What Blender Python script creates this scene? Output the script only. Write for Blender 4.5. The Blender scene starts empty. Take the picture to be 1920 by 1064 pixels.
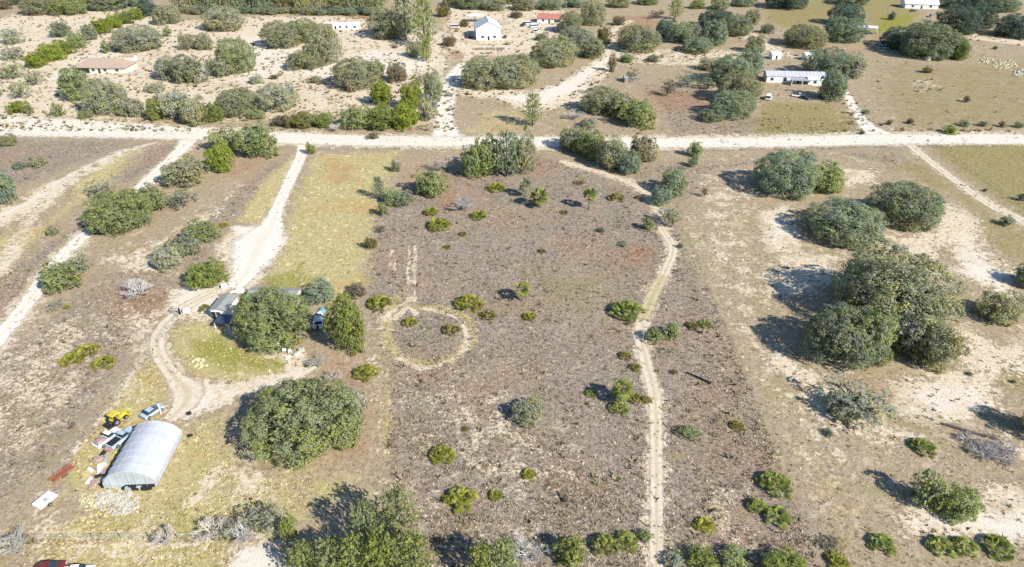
import bpy, math, random
import numpy as np
from mathutils import Vector, Matrix
random.seed(7)
RNG = np.random.default_rng(11)
S = bpy.context.scene
COL = S.collection
# ------------------------------------------------------------------ camera
CAM_H = 90.0
F_PX = 1280.0
PITCH = math.atan(793 / 1280)
cam_d = bpy.data.cameras.new('camera'); cam = bpy.data.objects.new('camera', cam_d); COL.objects.link(cam)
cam_d.sensor_width = 36; cam_d.lens = 24; cam_d.clip_end = 20000; cam_d.clip_start = 1
cam.location = (0, 0, CAM_H); cam.rotation_euler = (math.pi / 2 - PITCH, 0, 0)
S.camera = cam
# ------------------------------------------------------------------ sky + sun
SUN_EL = math.radians(36)
SUN_AZ = math.radians(-41)                 # direction towards the sun, counter-clockwise from +X
w = bpy.data.worlds.new('World'); S.world = w; w.use_nodes = True
nt = w.node_tree; bg = nt.nodes['Background']
sky = nt.nodes.new('ShaderNodeTexSky'); sky.sky_type = 'NISHITA'; sky.sun_disc = False
sky.sun_elevation = SUN_EL; sky.sun_rotation = math.pi / 2 - SUN_AZ
sky.air_density = 1.0; sky.dust_density = 0.1; sky.ozone_density = 5.0
nt.links.new(sky.outputs[0], bg.inputs[0]); bg.inputs[1].default_value = 0.108
sun_d = bpy.data.lights.new('sun', 'SUN'); sun_d.energy = 5.0; sun_d.angle = math.radians(0.53); sun_d.color = (1, 0.955, 0.87)
sun = bpy.data.objects.new('sun', sun_d); COL.objects.link(sun)
sd = Vector((math.cos(SUN_EL) * math.cos(SUN_AZ), math.cos(SUN_EL) * math.sin(SUN_AZ), math.sin(SUN_EL)))
sun.rotation_euler = sd.to_track_quat('Z', 'Y').to_euler(); sun.location = (60, -60, 120)
S.view_settings.view_transform = 'Standard'; S.view_settings.look = 'None'; S.view_settings.gamma = 1
S.view_settings.exposure = 0.74
S.render.engine = 'CYCLES'
S.cycles.max_bounces = 5; S.cycles.diffuse_bounces = 3; S.cycles.transmission_bounces = 3; S.cycles.transparent_max_bounces = 6

# ------------------------------------------------------------------ helpers
CP, SP = math.cos(PITCH), math.sin(PITCH)
def at(x, y, z=0.0):
    """photo pixel -> point of the place at height z"""
    X = (x - 960) / F_PX; Y = -(y - 532) / F_PX
    dy = CP + Y * SP; dz = -SP + Y * CP
    t = (CAM_H - z) / -dz
    return Vector((X * t, dy * t, z))
def at_np(P):
    P = np.asarray(P, float)
    X = (P[:, 0] - 960) / F_PX; Y = -(P[:, 1] - 532) / F_PX
    dy = CP + Y * SP; dz = -SP + Y * CP
    t = CAM_H / -dz
    return np.stack([X * t, dy * t], 1)
def depth(p): return p.y * CP + (CAM_H - p.z) * SP
def lin(c):
    c = c / 255.0
    return c / 12.92 if c < 0.04045 else ((c + 0.055) / 1.055) ** 2.4
GAIN = 1.5
def A(r, g, b, k=1.0):
    return tuple(min(0.85, lin(v) / GAIN * k) for v in (r, g, b)) + (1.0,)
LABELS = {}
def tag(o, label=None, cat=None, group=None, kind=None):
    if label: o['label'] = label
    if cat: o['category'] = cat
    if group: o['group'] = group
    if kind: o['kind'] = kind
    return o
def empty(name, loc, rz=0.0, sc=1.0):
    o = bpy.data.objects.new(name, None); COL.objects.link(o)
    o.location = loc; o.rotation_euler = (0, 0, rz); o.empty_display_size = 0.5
    if sc != 1.0: o.scale = (sc, sc, sc)
    return o
def link(name, me, parent=None):
    o = bpy.data.objects.new(name, me); COL.objects.link(o)
    if parent: o.parent = parent
    return o

# ---- node helpers
class NG:
    def __init__(s, name):
        s.m = bpy.data.materials.new(name); s.m.use_nodes = True
        s.t = s.m.node_tree; s.t.nodes.clear()
        s.out = s.n('ShaderNodeOutputMaterial')
    def n(s, typ, **kw):
        nd = s.t.nodes.new(typ)
        for k, v in kw.items(): setattr(nd, k, v)
        return nd
    def l(s, a, b): s.t.links.new(a, b)
    def val(s, sock, v):
        if hasattr(v, 'is_output') or isinstance(v, bpy.types.NodeSocket): s.l(v, sock)
        else: sock.default_value = v
    def mix(s, f, a, b, blend='MIX'):
        nd = s.n('ShaderNodeMix', data_type='RGBA', blend_type=blend)
        s.val(nd.inputs[0], f); s.val(nd.inputs[6], a); s.val(nd.inputs[7], b)
        return nd.outputs[2]
    def math(s, op, a, b=0.0, c=0.0, clamp=False):
        nd = s.n('ShaderNodeMath', operation=op, use_clamp=clamp)
        s.val(nd.inputs[0], a); s.val(nd.inputs[1], b); s.val(nd.inputs[2], c)
        return nd.outputs[0]
    def ramp(s, v, lo, hi):
        nd = s.n('ShaderNodeMapRange', interpolation_type='SMOOTHSTEP'); nd.clamp = True
        s.val(nd.inputs[0], v); nd.inputs[1].default_value = lo; nd.inputs[2].default_value = hi
        return nd.outputs[0]
    def noise(s, vec, scale, det=4, rough=0.55, dist=0.0):
        nd = s.n('ShaderNodeTexNoise'); s.l(vec, nd.inputs['Vector'])
        nd.inputs['Scale'].default_value = scale; nd.inputs['Detail'].default_value = det
        nd.inputs['Roughness'].default_value = rough; nd.inputs['Distortion'].default_value = dist
        return nd.outputs[0]
    def bsdf(s, col, rough=0.85, spec=0.2, bump=None, bstr=0.4, bdist=0.1, metal=0.0):
        b = s.n('ShaderNodeBsdfPrincipled'); s.val(b.inputs['Base Color'], col)
        s.val(b.inputs['Roughness'], rough); b.inputs['Specular IOR Level'].default_value = spec
        b.inputs['Metallic'].default_value = metal
        if bump is not None:
            bn = s.n('ShaderNodeBump'); bn.inputs['Strength'].default_value = bstr; bn.inputs['Distance'].default_value = bdist
            s.l(bump, bn.inputs['Height']); s.l(bn.outputs[0], b.inputs['Normal'])
        return b
def simple(name, col, rough=0.7, spec=0.3, var=0.25, scale=1.5, metal=0.0, dirt=None):
    g = NG(name); tc = g.n('ShaderNodeTexCoord')
    nz = g.noise(tc.outputs['Object'], scale, 5, 0.6)
    dark = tuple(c * (1 - var) for c in col[:3]) + (1,)
    c = g.mix(g.ramp(nz, 0.3, 0.7), dark, col)
    if dirt:
        n2 = g.noise(tc.outputs['Object'], scale * 0.6 + 0.3, 6, 0.7)
        c = g.mix(g.ramp(n2, 0.52, 0.72), c, dirt)
    b = g.bsdf(c, rough, spec, nz, 0.25, 0.05, metal)
    g.l(b.outputs[0], g.out.inputs[0])
    return g.m

# ---- mesh helpers
class MB:
    def __init__(s): s.v = []; s.f = []
    def add(s, vs, fs):
        o = len(s.v); s.v += [tuple(v) for v in vs]; s.f += [tuple(i + o for i in f) for f in fs]; return s
    def box(s, x0, x1, y0, y1, z0, z1, tx=0.0, ty=0.0):
        """box; tx, ty draw the top in"""
        return s.add([(x0, y0, z0), (x1, y0, z0), (x1, y1, z0), (x0, y1, z0),
                      (x0 + tx, y0 + ty, z1), (x1 - tx, y0 + ty, z1), (x1 - tx, y1 - ty, z1), (x0 + tx, y1 - ty, z1)],
                     [(3, 2, 1, 0), (4, 5, 6, 7), (0, 1, 5, 4), (1, 2, 6, 5), (2, 3, 7, 6), (3, 0, 4, 7)])
    def tube(s, pts, rads, n=6, cap=True):
        base = len(s.v); pts = [Vector(p) for p in pts]
        up0 = None
        for i, p in enumerate(pts):
            d = (pts[min(i + 1, len(pts) - 1)] - pts[max(i - 1, 0)])
            d = d.normalized() if d.length > 1e-6 else Vector((0, 0, 1))
            ref = Vector((1, 0, 0)) if abs(d.x) < 0.8 else Vector((0, 1, 0))
            u = d.cross(ref).normalized(); v = d.cross(u)
            for k in range(n):
                a = 2 * math.pi * k / n
                s.v.append(tuple(p + (u * math.cos(a) + v * math.sin(a)) * rads[i]))
        for i in range(len(pts) - 1):
            for k in range(n):
                a = base + i * n + k; b = base + i * n + (k + 1) % n
                s.f.append((a, b, b + n, a + n))
        if cap:
            s.f.append(tuple(base + k for k in range(n))[::-1]); s.f.append(tuple(base + (len(pts) - 1) * n + k for k in range(n)))
        return s
    def cyl(s, c, r, h, axis='z', n=12):
        c = Vector(c); d = {'x': Vector((1, 0, 0)), 'y': Vector((0, 1, 0)), 'z': Vector((0, 0, 1))}[axis]
        return s.tube([c - d * h / 2, c + d * h / 2], [r, r], n)
    def profile(s, pts, x0, x1, inset=0.0):
        """(y,z) outline extruded along x"""
        n = len(pts)
        vs = [(x0, y, z) for y, z in pts] + [(x1, y, z) for y, z in pts]
        fs = [tuple(range(n))[::-1], tuple(range(n, 2 * n))] + [(i, (i + 1) % n, n + (i + 1) % n, n + i) for i in range(n)]
        return s.add(vs, fs)
    def mesh(s, name, mat, smooth=False):
        me = bpy.data.meshes.new(name); me.from_pydata(s.v, [], s.f); me.materials.append(mat)
        if smooth: me.polygons.foreach_set('use_smooth', [True] * len(me.polygons))
        me.update(); return me
    def build(s, name, mat, parent=None, smooth=False):
        return link(name, s.mesh(name, mat, smooth), parent)
def quads_mesh(name, V, nq, mat, attrs=None, k=4):
    """V (nq*k,3) -> faces of k corners each; attrs: dict name -> per-face float"""
    me = bpy.data.meshes.new(name)
    me.vertices.add(nq * k); me.vertices.foreach_set('co', V.astype(np.float32).ravel())
    me.loops.add(nq * k); me.loops.foreach_set('vertex_index', np.arange(nq * k, dtype=np.int32))
    me.polygons.add(nq); me.polygons.foreach_set('loop_start', np.arange(0, nq * k, k, dtype=np.int32))
    me.polygons.foreach_set('loop_total', np.full(nq, k, dtype=np.int32))
    me.update(calc_edges=True)
    me.materials.append(mat)
    for nme, arr in (attrs or {}).items():
        a = me.attributes.new(nme, 'FLOAT', 'FACE'); a.data.foreach_set('value', arr.astype(np.float32))
    me.validate()
    return me

# ------------------------------------------------------------------ materials
def mat_leaf():
    g = NG('leaf')
    oi = g.n('ShaderNodeObjectInfo'); tc = g.n('ShaderNodeTexCoord')
    a = g.n('ShaderNodeAttribute', attribute_name='tint'); b2 = g.n('ShaderNodeAttribute', attribute_name='hue')
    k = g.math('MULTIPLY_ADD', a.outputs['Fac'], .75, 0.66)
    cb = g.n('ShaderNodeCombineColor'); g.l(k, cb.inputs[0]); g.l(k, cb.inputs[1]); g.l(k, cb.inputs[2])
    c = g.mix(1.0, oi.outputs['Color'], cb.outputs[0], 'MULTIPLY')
    warm = g.mix(1.0, c, (1.28, 1.16, 0.62, 1), 'MULTIPLY')
    gray = g.mix(1.0, c, (0.98, 1.0, 1.22, 1), 'MULTIPLY')
    c = g.mix(g.ramp(b2.outputs['Fac'], 0.55, 1.0), g.mix(g.ramp(b2.outputs['Fac'], 0.45, 0.0), c, gray), warm)
    bs = g.bsdf(c, 0.75, 0.12)
    tr = g.n('ShaderNodeBsdfTranslucent'); g.l(g.mix(1.0, c, (1.2, 1.35, 0.6, 1), 'MULTIPLY'), tr.inputs[0])
    mx = g.n('ShaderNodeMixShader'); mx.inputs[0].default_value = 0.3
    g.l(bs.outputs[0], mx.inputs[1]); g.l(tr.outputs[0], mx.inputs[2]); g.l(mx.outputs[0], g.out.inputs[0])
    return g.m
LEAF = mat_leaf()
BARK = simple('bark', (0.16, 0.135, 0.115, 1), 0.9, 0.1, 0.4, 3)
def mat_twig():
    g = NG('grey_twig'); oi = g.n('ShaderNodeObjectInfo')
    tc = g.n('ShaderNodeTexCoord'); nz = g.noise(tc.outputs['Object'], 2.0)
    c = g.mix(1.0, oi.outputs['Color'], g.mix(nz, (0.7, 0.7, 0.7, 1), (1.25, 1.22, 1.2, 1)), 'MULTIPLY')
    g.l(g.bsdf(c, 0.9, 0.1).outputs[0], g.out.inputs[0]); return g.m
TWIG = mat_twig()

# ------------------------------------------------------------------ ground zones (photo pixels of the outlines)
def sdist(GX, GY, poly):
    """signed distance (m), >0 inside"""
    P = at_np(poly); n = len(P)
    d = np.full(GX.shape, 1e9); ins = np.zeros(GX.shape, bool)
    for i in range(n):
        ax, ay = P[i]; bx, by = P[(i + 1) % n]
        ex, ey = bx - ax, by - ay; L = ex * ex + ey * ey + 1e-9
        t = np.clip(((GX - ax) * ex + (GY - ay) * ey) / L, 0, 1)
        d = np.minimum(d, np.hypot(GX - ax - t * ex, GY - ay - t * ey))
        c = ((ay > GY) != (by > GY)) & (GX < ex * (GY - ay) / (ey if abs(ey) > 1e-9 else 1e-9) + ax)
        ins ^= c
    return np.where(ins, d, -d)
def ldist(GX, GY, line):
    P = at_np(line)
    if len(P) > 3:
        Q = np.concatenate([[2 * P[0] - P[1]], P, [2 * P[-1] - P[-2]]]); o = []
        for i in range(1, len(Q) - 2):
            for t in (0, .34, .67):
                a_, b_, c_, d_ = Q[i - 1:i + 3]; o.append(.5 * (2 * b_ + (c_ - a_) * t + (2 * a_ - 5 * b_ + 4 * c_ - d_) * t * t + (3 * b_ - a_ - 3 * c_ + d_) * t ** 3))
        P = np.array(o + [Q[-2]])
    P = P; d = np.full(GX.shape, 1e9)
    for i in range(len(P) - 1):
        ax, ay = P[i]; bx, by = P[i + 1]; ex, ey = bx - ax, by - ay; L = ex * ex + ey * ey + 1e-9
        t = np.clip(((GX - ax) * ex + (GY - ay) * ey) / L, 0, 1)
        d = np.minimum(d, np.hypot(GX - ax - t * ex, GY - ay - t * ey))
    return d
# layer, strength, softness in m, outline
ZONES = [
 ('scrub', 1.0, 7, [(705,405),(760,345),(1000,285),(1180,350),(1270,430),(1340,560),(1400,700),(1450,830),(1520,1000),(1560,1120),(780,1120),(745,960),(730,860),(732,700),(700,600),(686,530)]),
 ('scrub', .62, 5, [(-60,700),(60,610),(120,560),(200,500),(320,480),(360,530),(320,590),(215,735),(110,890),(-60,1010)]),
 ('scrub', .7, 4, [(330,485),(380,400),(440,350),(545,285),(555,300),(470,385),(430,430),(380,510),(330,560)]),
 ('scrub', .75, 5, [(-60,262),(240,262),(270,270),(140,310),(60,345),(-60,385)]),
 ('scrub', .85, 3, [(195,335),(290,272),(338,268),(330,290),(285,315),(240,345)]),
 ('scrub', .7, 3, [(60,470),(150,420),(240,350),(230,380),(130,450),(50,550),(-60,640),(-60,560)]),
 ('scrub', .55, 6, [(1010,290),(1190,300),(1330,300),(1430,290),(1700,275),(1720,330),(1560,290),(1350,330),(1300,420),(1200,345),(1080,310)]),
 ('scrub', .45, 8, [(1640,110),(1920,130),(1990,200),(1990,245),(1680,245),(1640,200)]),
 ('scrub', .6, 5, [(1180,150),(1330,170),(1340,215),(1620,215),(1600,255),(1250,262),(1230,200)]),
 ('grass', .9, 6, [(592,287),(748,285),(735,330),(705,400),(688,530),(640,560),(520,548),(500,520),(515,480),(545,390),(575,330)]),
 ('grass', .9, 3, [(490,340),(545,292),(555,300),(520,380),(495,420),(445,415)]),
 ('grass', .8, 3, [(345,600),(420,610),(470,660),(560,665),(560,700),(500,725),(370,715),(325,670),(320,620)]),
 ('grass', .85, 5, [(110,895),(215,740),(300,640),(330,740),(300,790),(345,800),(420,780),(445,860),(460,940),(440,1120),(60,1120),(75,990),(170,960)]),
 ('grass', .6, 7, [(340,800),(430,770),(520,860),(700,870),(700,700),(720,640),(735,860),(700,960),(560,1000),(400,1010),(320,930)]),
 ('grass', .65, 4, [(-60,470),(20,430),(80,420),(160,340),(290,280),(230,330),(130,400),(60,470),(-60,600)]),
 ('grass', .7, 3, [(190,300),(280,272),(210,330),(150,370),(120,360)]),
 ('grass', .9, 4, [(600,150),(680,160),(700,180),(620,205),(560,185)]),
 ('grass', .5, 5, [(900,205),(990,200),(1000,255),(850,255)]),
 ('grass', .45, 8, [(1340,600),(1440,640),(1560,830),(1640,900),(1650,1000),(1540,1010),(1440,830)]),
 ('grass', .7, 10, [(0,35),(120,30),(270,15),(250,45),(150,60),(60,90),(-60,100)]),
 ('olive', 1.0, 6, [(1738,268),(1990,268),(1990,450),(1920,405),(1830,345),(1770,300)]),
 ('olive', .55, 12, [(1640,115),(1760,120),(1990,100),(1990,245),(1690,246),(1630,195)]),
 ('olive', .9, 10, [(1440,0),(1720,-5),(1720,45),(1640,75),(1600,20),(1500,60),(1430,40)]),
 ('olive', .9, 5, [(1410,230),(1440,190),(1560,195),(1610,225),(1600,255),(1420,258)]),
 ('olive', .6, 6, [(1640,300),(1740,300),(1880,400),(1990,470),(1920,510),(1820,450),(1780,380),(1690,330)]),
 ('olive', .8, 5, [(1850,655),(1990,650),(1990,720),(1890,740),(1850,690)]),
 ('olive', .4, 10, [(1290,440),(1420,400),(1500,560),(1480,700),(1400,600)]),
 ('green', .8, 3, [(350,640),(420,625),(480,660),(560,670),(540,705),(470,700),(400,690),(360,680)]),
 ('green', .7, 3, [(480,520),(560,505),(600,520),(570,545),(500,550)]),
 ('green', .6, 3, [(150,975),(250,960),(260,1005),(160,1005)]),
 ('green', .9, 4, [(1650,30),(1720,25),(1700,55),(1640,62)]),
 ('green', .6, 4, [(330,920),(440,1000),(460,1064),(300,1064),(280,1000)]),
 ('green', .5, 4, [(170,135),(260,120),(300,130),(250,160),(200,150)]),
 ('rust', .85, 4, [(545,28),(700,25),(690,50),(600,48),(540,40)]),
 ('rust', .7, 5, [(220,540),(330,550),(320,600),(240,620),(200,580)]),
 ('rust', .55, 5, [(590,655),(700,670),(710,760),(690,860),(620,880),(640,760)]),
 ('rust', .6, 4, [(1170,455),(1240,460),(1230,510),(1170,500)]),
 ('rust', .5, 5, [(1570,700),(1720,710),(1700,740),(1570,720)]),
 ('rust', .6, 4, [(640,180),(700,170),(690,195),(650,200)]),
 ('rust', .5, 5, [(400,300),(530,290),(460,340),(400,330)]),
 ('rust', .45, 6, [(760,300),(870,330),(880,400),(790,380),(740,330)]),
 ('rust', .45, 4, [(600,310),(660,300),(680,340),(620,350)]),
 ('rust', .45, 5, [(1540,90),(1640,92),(1620,105),(1540,104)]),
 ('sand', .95, 10, [(-60,50),(60,20),(250,20),(330,40),(500,30),(640,30),(840,60),(840,120),(830,240),(600,215),(420,225),(-60,225)]),
 ('grass', .8, 5, [(150,150),(280,135),(300,160),(240,185),(180,180)]),
 ('rust', .7, 5, [(1150,30),(1230,30),(1240,60),(1160,70)]),
 ('rust', .6, 6, [(1190,165),(1340,175),(1350,200),(1230,215)]),
 ('rust', .5, 6, [(820,85),(960,95),(940,115),(830,110)]),
 ('olive', .7, 6, [(820,30),(880,30),(870,90),(815,100)]),
 ('sand', .85, 8, [(830,0),(960,-5),(1060,20),(1060,60),(1000,100),(900,110),(830,90)]),
 ('sand', .95, 4, [(845,150),(1000,175),(1060,150),(1130,105),(1145,60),(1170,110),(1090,190),(1000,215),(930,185),(850,180)]),
 ('sand', .6, 5, [(1140,90),(1400,95),(1430,85),(1440,110),(1300,125),(1160,120)]),
 ('sand', .75, 6, [(1400,55),(1440,75),(1500,110),(1440,105),(1390,70)]),
 ('sand', .9, 4, [(-60,420),(30,380),(90,345),(150,320),(130,350),(60,400),(-60,450)]),
 ('sand', .55, 4, [(180,490),(330,430),(420,370),(470,330),(400,430),(330,520),(240,520)]),
 ('sand', .9, 2.5, [(440,425),(510,425),(520,470),(500,510),(470,545),(400,545),(420,500),(400,470)]),
 ('sand', .8, 3, [(320,540),(400,530),(420,560),(410,600),(350,600),(310,620),(300,590)]),
 ('sand', .95, 2.5, [(330,720),(370,712),(440,720),(520,700),(560,660),(590,690),(530,730),(440,750),(370,780),(310,785)]),
 ('sand', .9, 2, [(355,930),(395,880),(420,870),(400,920),(375,950),(345,950)]),
 ('sand', .55, 3, [(150,920),(200,900),(290,925),(260,970),(160,960)]),
 ('sand', .9, 3, [(440,1025),(520,1020),(520,1110),(460,1110),(420,1040)]),
 ('sand', .45, 4, [(225,705),(260,700),(270,750),(235,745)]),
 ('sand', .8, 3, [(1420,395),(1480,385),(1500,440),(1520,480),(1440,475),(1420,440)]),
 ('sand', .7, 4, [(1440,470),(1600,470),(1560,520),(1500,530),(1470,500)]),
 ('sand', .85, 3, [(1575,315),(1640,318),(1640,345),(1590,350)]),
 ('sand', .85, 5, [(1760,370),(1830,400),(1850,470),(1920,520),(1900,560),(1800,520),(1780,460),(1650,480),(1640,460),(1740,440)]),
 ('sand', .75, 4, [(1440,640),(1520,690),(1560,720),(1500,730),(1430,690)]),
 ('sand', 1.0, 4, [(1660,720),(1780,700),(1850,700),(1880,760),(1800,790),(1720,800),(1680,770)]),
 ('sand', .8, 4, [(1800,590),(1860,640),(1920,620),(1960,700),(1870,720),(1800,690)]),
 ('sand', .9, 4, [(1690,960),(1830,940),(1860,910),(1990,950),(1990,1040),(1800,1010),(1700,1000)]),
 ('sand', .6, 4, [(1560,780),(1720,800),(1760,850),(1640,830),(1520,810)]),
 ('sand', .5, 4, [(1850,790),(1990,830),(1990,900),(1880,850)]),
 ('sand', .4, 8, [(700,880),(860,900),(900,1000),(860,1064),(780,1000),(720,930)]),
 ('sand', .5, 6, [(880,990),(1190,980),(1400,1000),(1420,1064),(1230,1064),(880,1064)]),
 ('sand', .45, 6, [(1600,595),(1660,590),(1640,700),(1560,705)]),
 ('sand', .5, 4, [(235,560),(330,590),(270,680),(200,640)]),
 ('sand', .47, 7, [(-60,700),(100,580),(220,600),(190,720),(100,840),(-60,900)]),
 ('sand', .5, 4, [(400,880),(470,800),(540,880),(520,960),(420,960)]),
 ('sand', .5, 4, [(700,560),(740,570),(720,700),(690,760),(690,640)]),
 ('sand', .42, 9, [(760,700),(950,720),(1100,850),(1150,980),(900,960),(760,860)]),
 ('olive', .5, 9, [(950,480),(1190,500),(1150,620),(980,600)]),
 ('sand', .45, 5, [(1290,900),(1420,900),(1450,1064),(1280,1064)]),
 ('sand', .5, 5, [(40,970),(240,960),(440,980),(440,1064),(60,1064)]),
 ('white', 1.0, 2, [(440,425),(505,425),(515,465),(495,505),(470,530),(445,520),(455,470)]),
 ('white', 1.0, 3, [(330,720),(370,718),(400,730),(390,760),(345,780),(320,780)]),
 ('white', .8, 3, [(400,735),(470,735),(540,700),(575,680),(585,695),(520,725),(440,748)]),
 ('white', .6, 4, [(1690,730),(1760,720),(1840,715),(1860,760),(1790,780),(1700,775)]),
 ('white', .6, 3, [(1430,410),(1475,400),(1490,440),(1450,460)]),
 ('sand', .42, 10, [(1290,320),(1420,300),(1440,470),(1500,560),(1450,640),(1560,800),(1640,900),(1560,960),(1440,760),(1340,560),(1290,440)]),
 ('white', .8, 3, [(330,545),(400,535),(415,560),(395,590),(340,580),(310,610)]),
 ('white', .75, 5, [(860,165),(940,178),(1000,172),(1060,150),(1125,110),(1140,90),(1150,110),(1090,170),(1010,205),(930,185)]),
 ('white', .6, 5, [(450,60),(640,110),(700,90),(830,110),(790,140),(640,150),(520,140),(440,160)]),
 ('white', .5, 6, [(60,150),(170,90),(240,60),(330,60),(260,90),(120,180)]),
 ('sand', .8, 4, [(1430,500),(1560,480),(1580,530),(1500,560),(1440,560)]),
 ('white', .7, 4, [(1800,440),(1850,480),(1910,520),(1880,550),(1800,510)]),
 ('white', .7, 3, [(1700,975),(1830,950),(1990,960),(1990,1030),(1810,1005)]),
 ('sand', .8, 4, [(1500,700),(1580,720),(1660,790),(1560,800),(1480,740)]),
 ('sand', .7, 4, [(1640,440),(1760,430),(1780,520),(1760,560),(1700,470)]),
 ('white', .9, 3, [(435,1022),(520,1018),(530,1110),(470,1110),(425,1040)]),
 ('sand', .6, 3, [(400,610),(440,640),(500,680),(560,690),(540,665),(470,650),(430,600)]),
 ('sand', .55, 3, [(335,795),(350,800),(300,925),(285,925)]),
 ('sand', .35, 5, [(1620,215),(1740,250),(1640,255),(1560,225),(1540,195)]),
 ('sand', .45, 5, [(1700,150),(1760,145),(1770,170),(1720,175)]),
 ('sand', .7, 4, [(1800,60),(1920,75),(1990,85),(1990,95),(1820,75)]),
]
# layer, strength, half width m, softness m, polyline
LINES = [
 ('sand', .95, 7, 5, [(-60,228),(0,235),(150,238),(300,246),(450,254),(560,260),(700,264),(860,266),(1200,268),(1640,260),(1990,259)]),
 ('white', .55, 1.6, 1.0, [(290,268),(200,296),(120,335),(60,375),(-30,420)]),
 ('white', .35, 1.4, 1.0, [(240,282),(150,330),(95,370),(40,440),(10,490),(-30,560)]),
 ('sand', .6, 3.5, 2.5, [(240,282),(150,330),(95,370),(40,440),(10,490),(-30,560)]),
 ('sand', .8, 3.5, 2.5, [(353,262),(335,290),(240,375),(160,440),(100,500),(60,555),(0,635),(-60,700)]),
 ('sand', .7, 2.5, 2, [(568,285),(550,320),(520,390),(505,430),(485,470),(445,530)]),
 ('sand', .6, 2.4, 1.5, [(400,545),(345,575),(300,620),(298,660),(330,710),(350,745)]),
 ('sand', .55, 0.9, 0.9, [(330,596),(255,690),(205,770),(150,830),(105,890)]),
 ('grass', .9, 0.8, 0.8, [(238,745),(196,812),(165,850)]),
 ('sand', .6, 2.6, 1.6, [(1060,305),(1130,325),(1180,343),(1215,365),(1235,400),(1245,432),(1262,465),(1250,505),(1225,550),(1205,605),(1203,640),(1215,690),(1228,750),(1230,850),(1230,950),(1232,1120)]),
 ('grass', .5, 1.6, 1.8, [(1245,500),(1225,545),(1208,592)]),
 ('sand', .7, 2.6, 2, [(1590,180),(1605,210),(1625,238),(1640,258)]),
 ('sand', .7, 2.6, 2, [(1700,265),(1740,300),(1800,345),(1860,385),(1990,450)]),
 ('sand', .9, 3.0, 2, [(838,262),(834,220),(838,180),(850,140),(880,110),(880,60)]),
 ('sand', .9, 3, 2, [(1130,130),(1150,90),(1145,60),(1180,40)]),
 ('grass', .75, 1.8, 1.8, [(745,560),(728,600),(728,640),(745,668),(800,682),(850,670),(880,640),(876,605),(850,588),(810,578),(775,575)]),
 ('sand', .95, .8, .8, [(770,560),(735,585),(722,600)]),
 ('sand', .85, .8, .8, [(795,578),(840,590),(868,608),(878,640),(865,662),(835,680),(790,690),(752,672)]),
 ('sand', 1.0, .7,.5, [(782,588),(765,575),(740,600)]),
 ('sand', .9, .4, .5, [(767,462),(767,490),(765,530),(768,566)]),
 ('sand', .9, .4, .5, [(779,460),(779,490),(777,530),(779,566)]),
 ('sand', .85, .4, .5, [(735,470),(732,500)]),('sand', .85, .4, .5, [(743,478),(741,505)]),
 ('grass', .6, .7, .6, [(733,600),(729,660),(727,740),(722,860)]),('sand', .5, .4, .6, [(716,600),(713,740),(706,860)]),
 ('green', .9, .5, .4, [(570,492),(556,508),(551,525),(562,545)]),
 ('sand', .5, .5, .5, [(580,500),(567,515),(566,530),(575,545)]),
 ('grass', .55, 1.2, 2.5, [(1275,440),(1345,570),(1400,690),(1450,830),(1500,930)]),
 ('sand', .45, .5, .7, [(890,1025),(1110,1022)]),('sand', .45, .5, .7, [(880,985),(1180,975)]),
 ('sand', .6, .6, .6, [(70,1024),(250,1022),(440,1020)]),
 ('scrub', .75, 1.2, 1.2, [(590,281),(760,279),(1000,283),(1240,284),(1500,279),(1700,275),(1990,273)]),
 ('scrub', .6, 1.5, 1.5, [(560,249),(900,257),(1240,259),(1500,258)]),
 ('scrub', .8, .6, .8, [(70,1014),(250,1012),(440,1008)]),
 ('sand', .5, 1.5, 1.5, [(80,1045),(200,1040),(300,1045),(440,1030)]),
 ('sand', .5, .8, 1.0, [(1200,700),(1215,760)]),
 ('olive', .6, 1.5, 1.5, [(1738,300),(1800,350),(1870,395)]),
 ('sand', .6, 1.2, 1.2, [(560,28),(700,26),(720,30)]),
 ('sand', .6, 2, 1.5, [(-30,35),(120,30),(200,15),(270,5)]),
 ('sand', .8, 4, 3, [(90,150),(170,95),(230,60)]),
 ('green', .7, 3, 2, [(640,258),(720,262),(830,262)]),
]
LAY = ['scrub', 'grass', 'sand', 'white', 'olive', 'green', 'rust']
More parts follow.
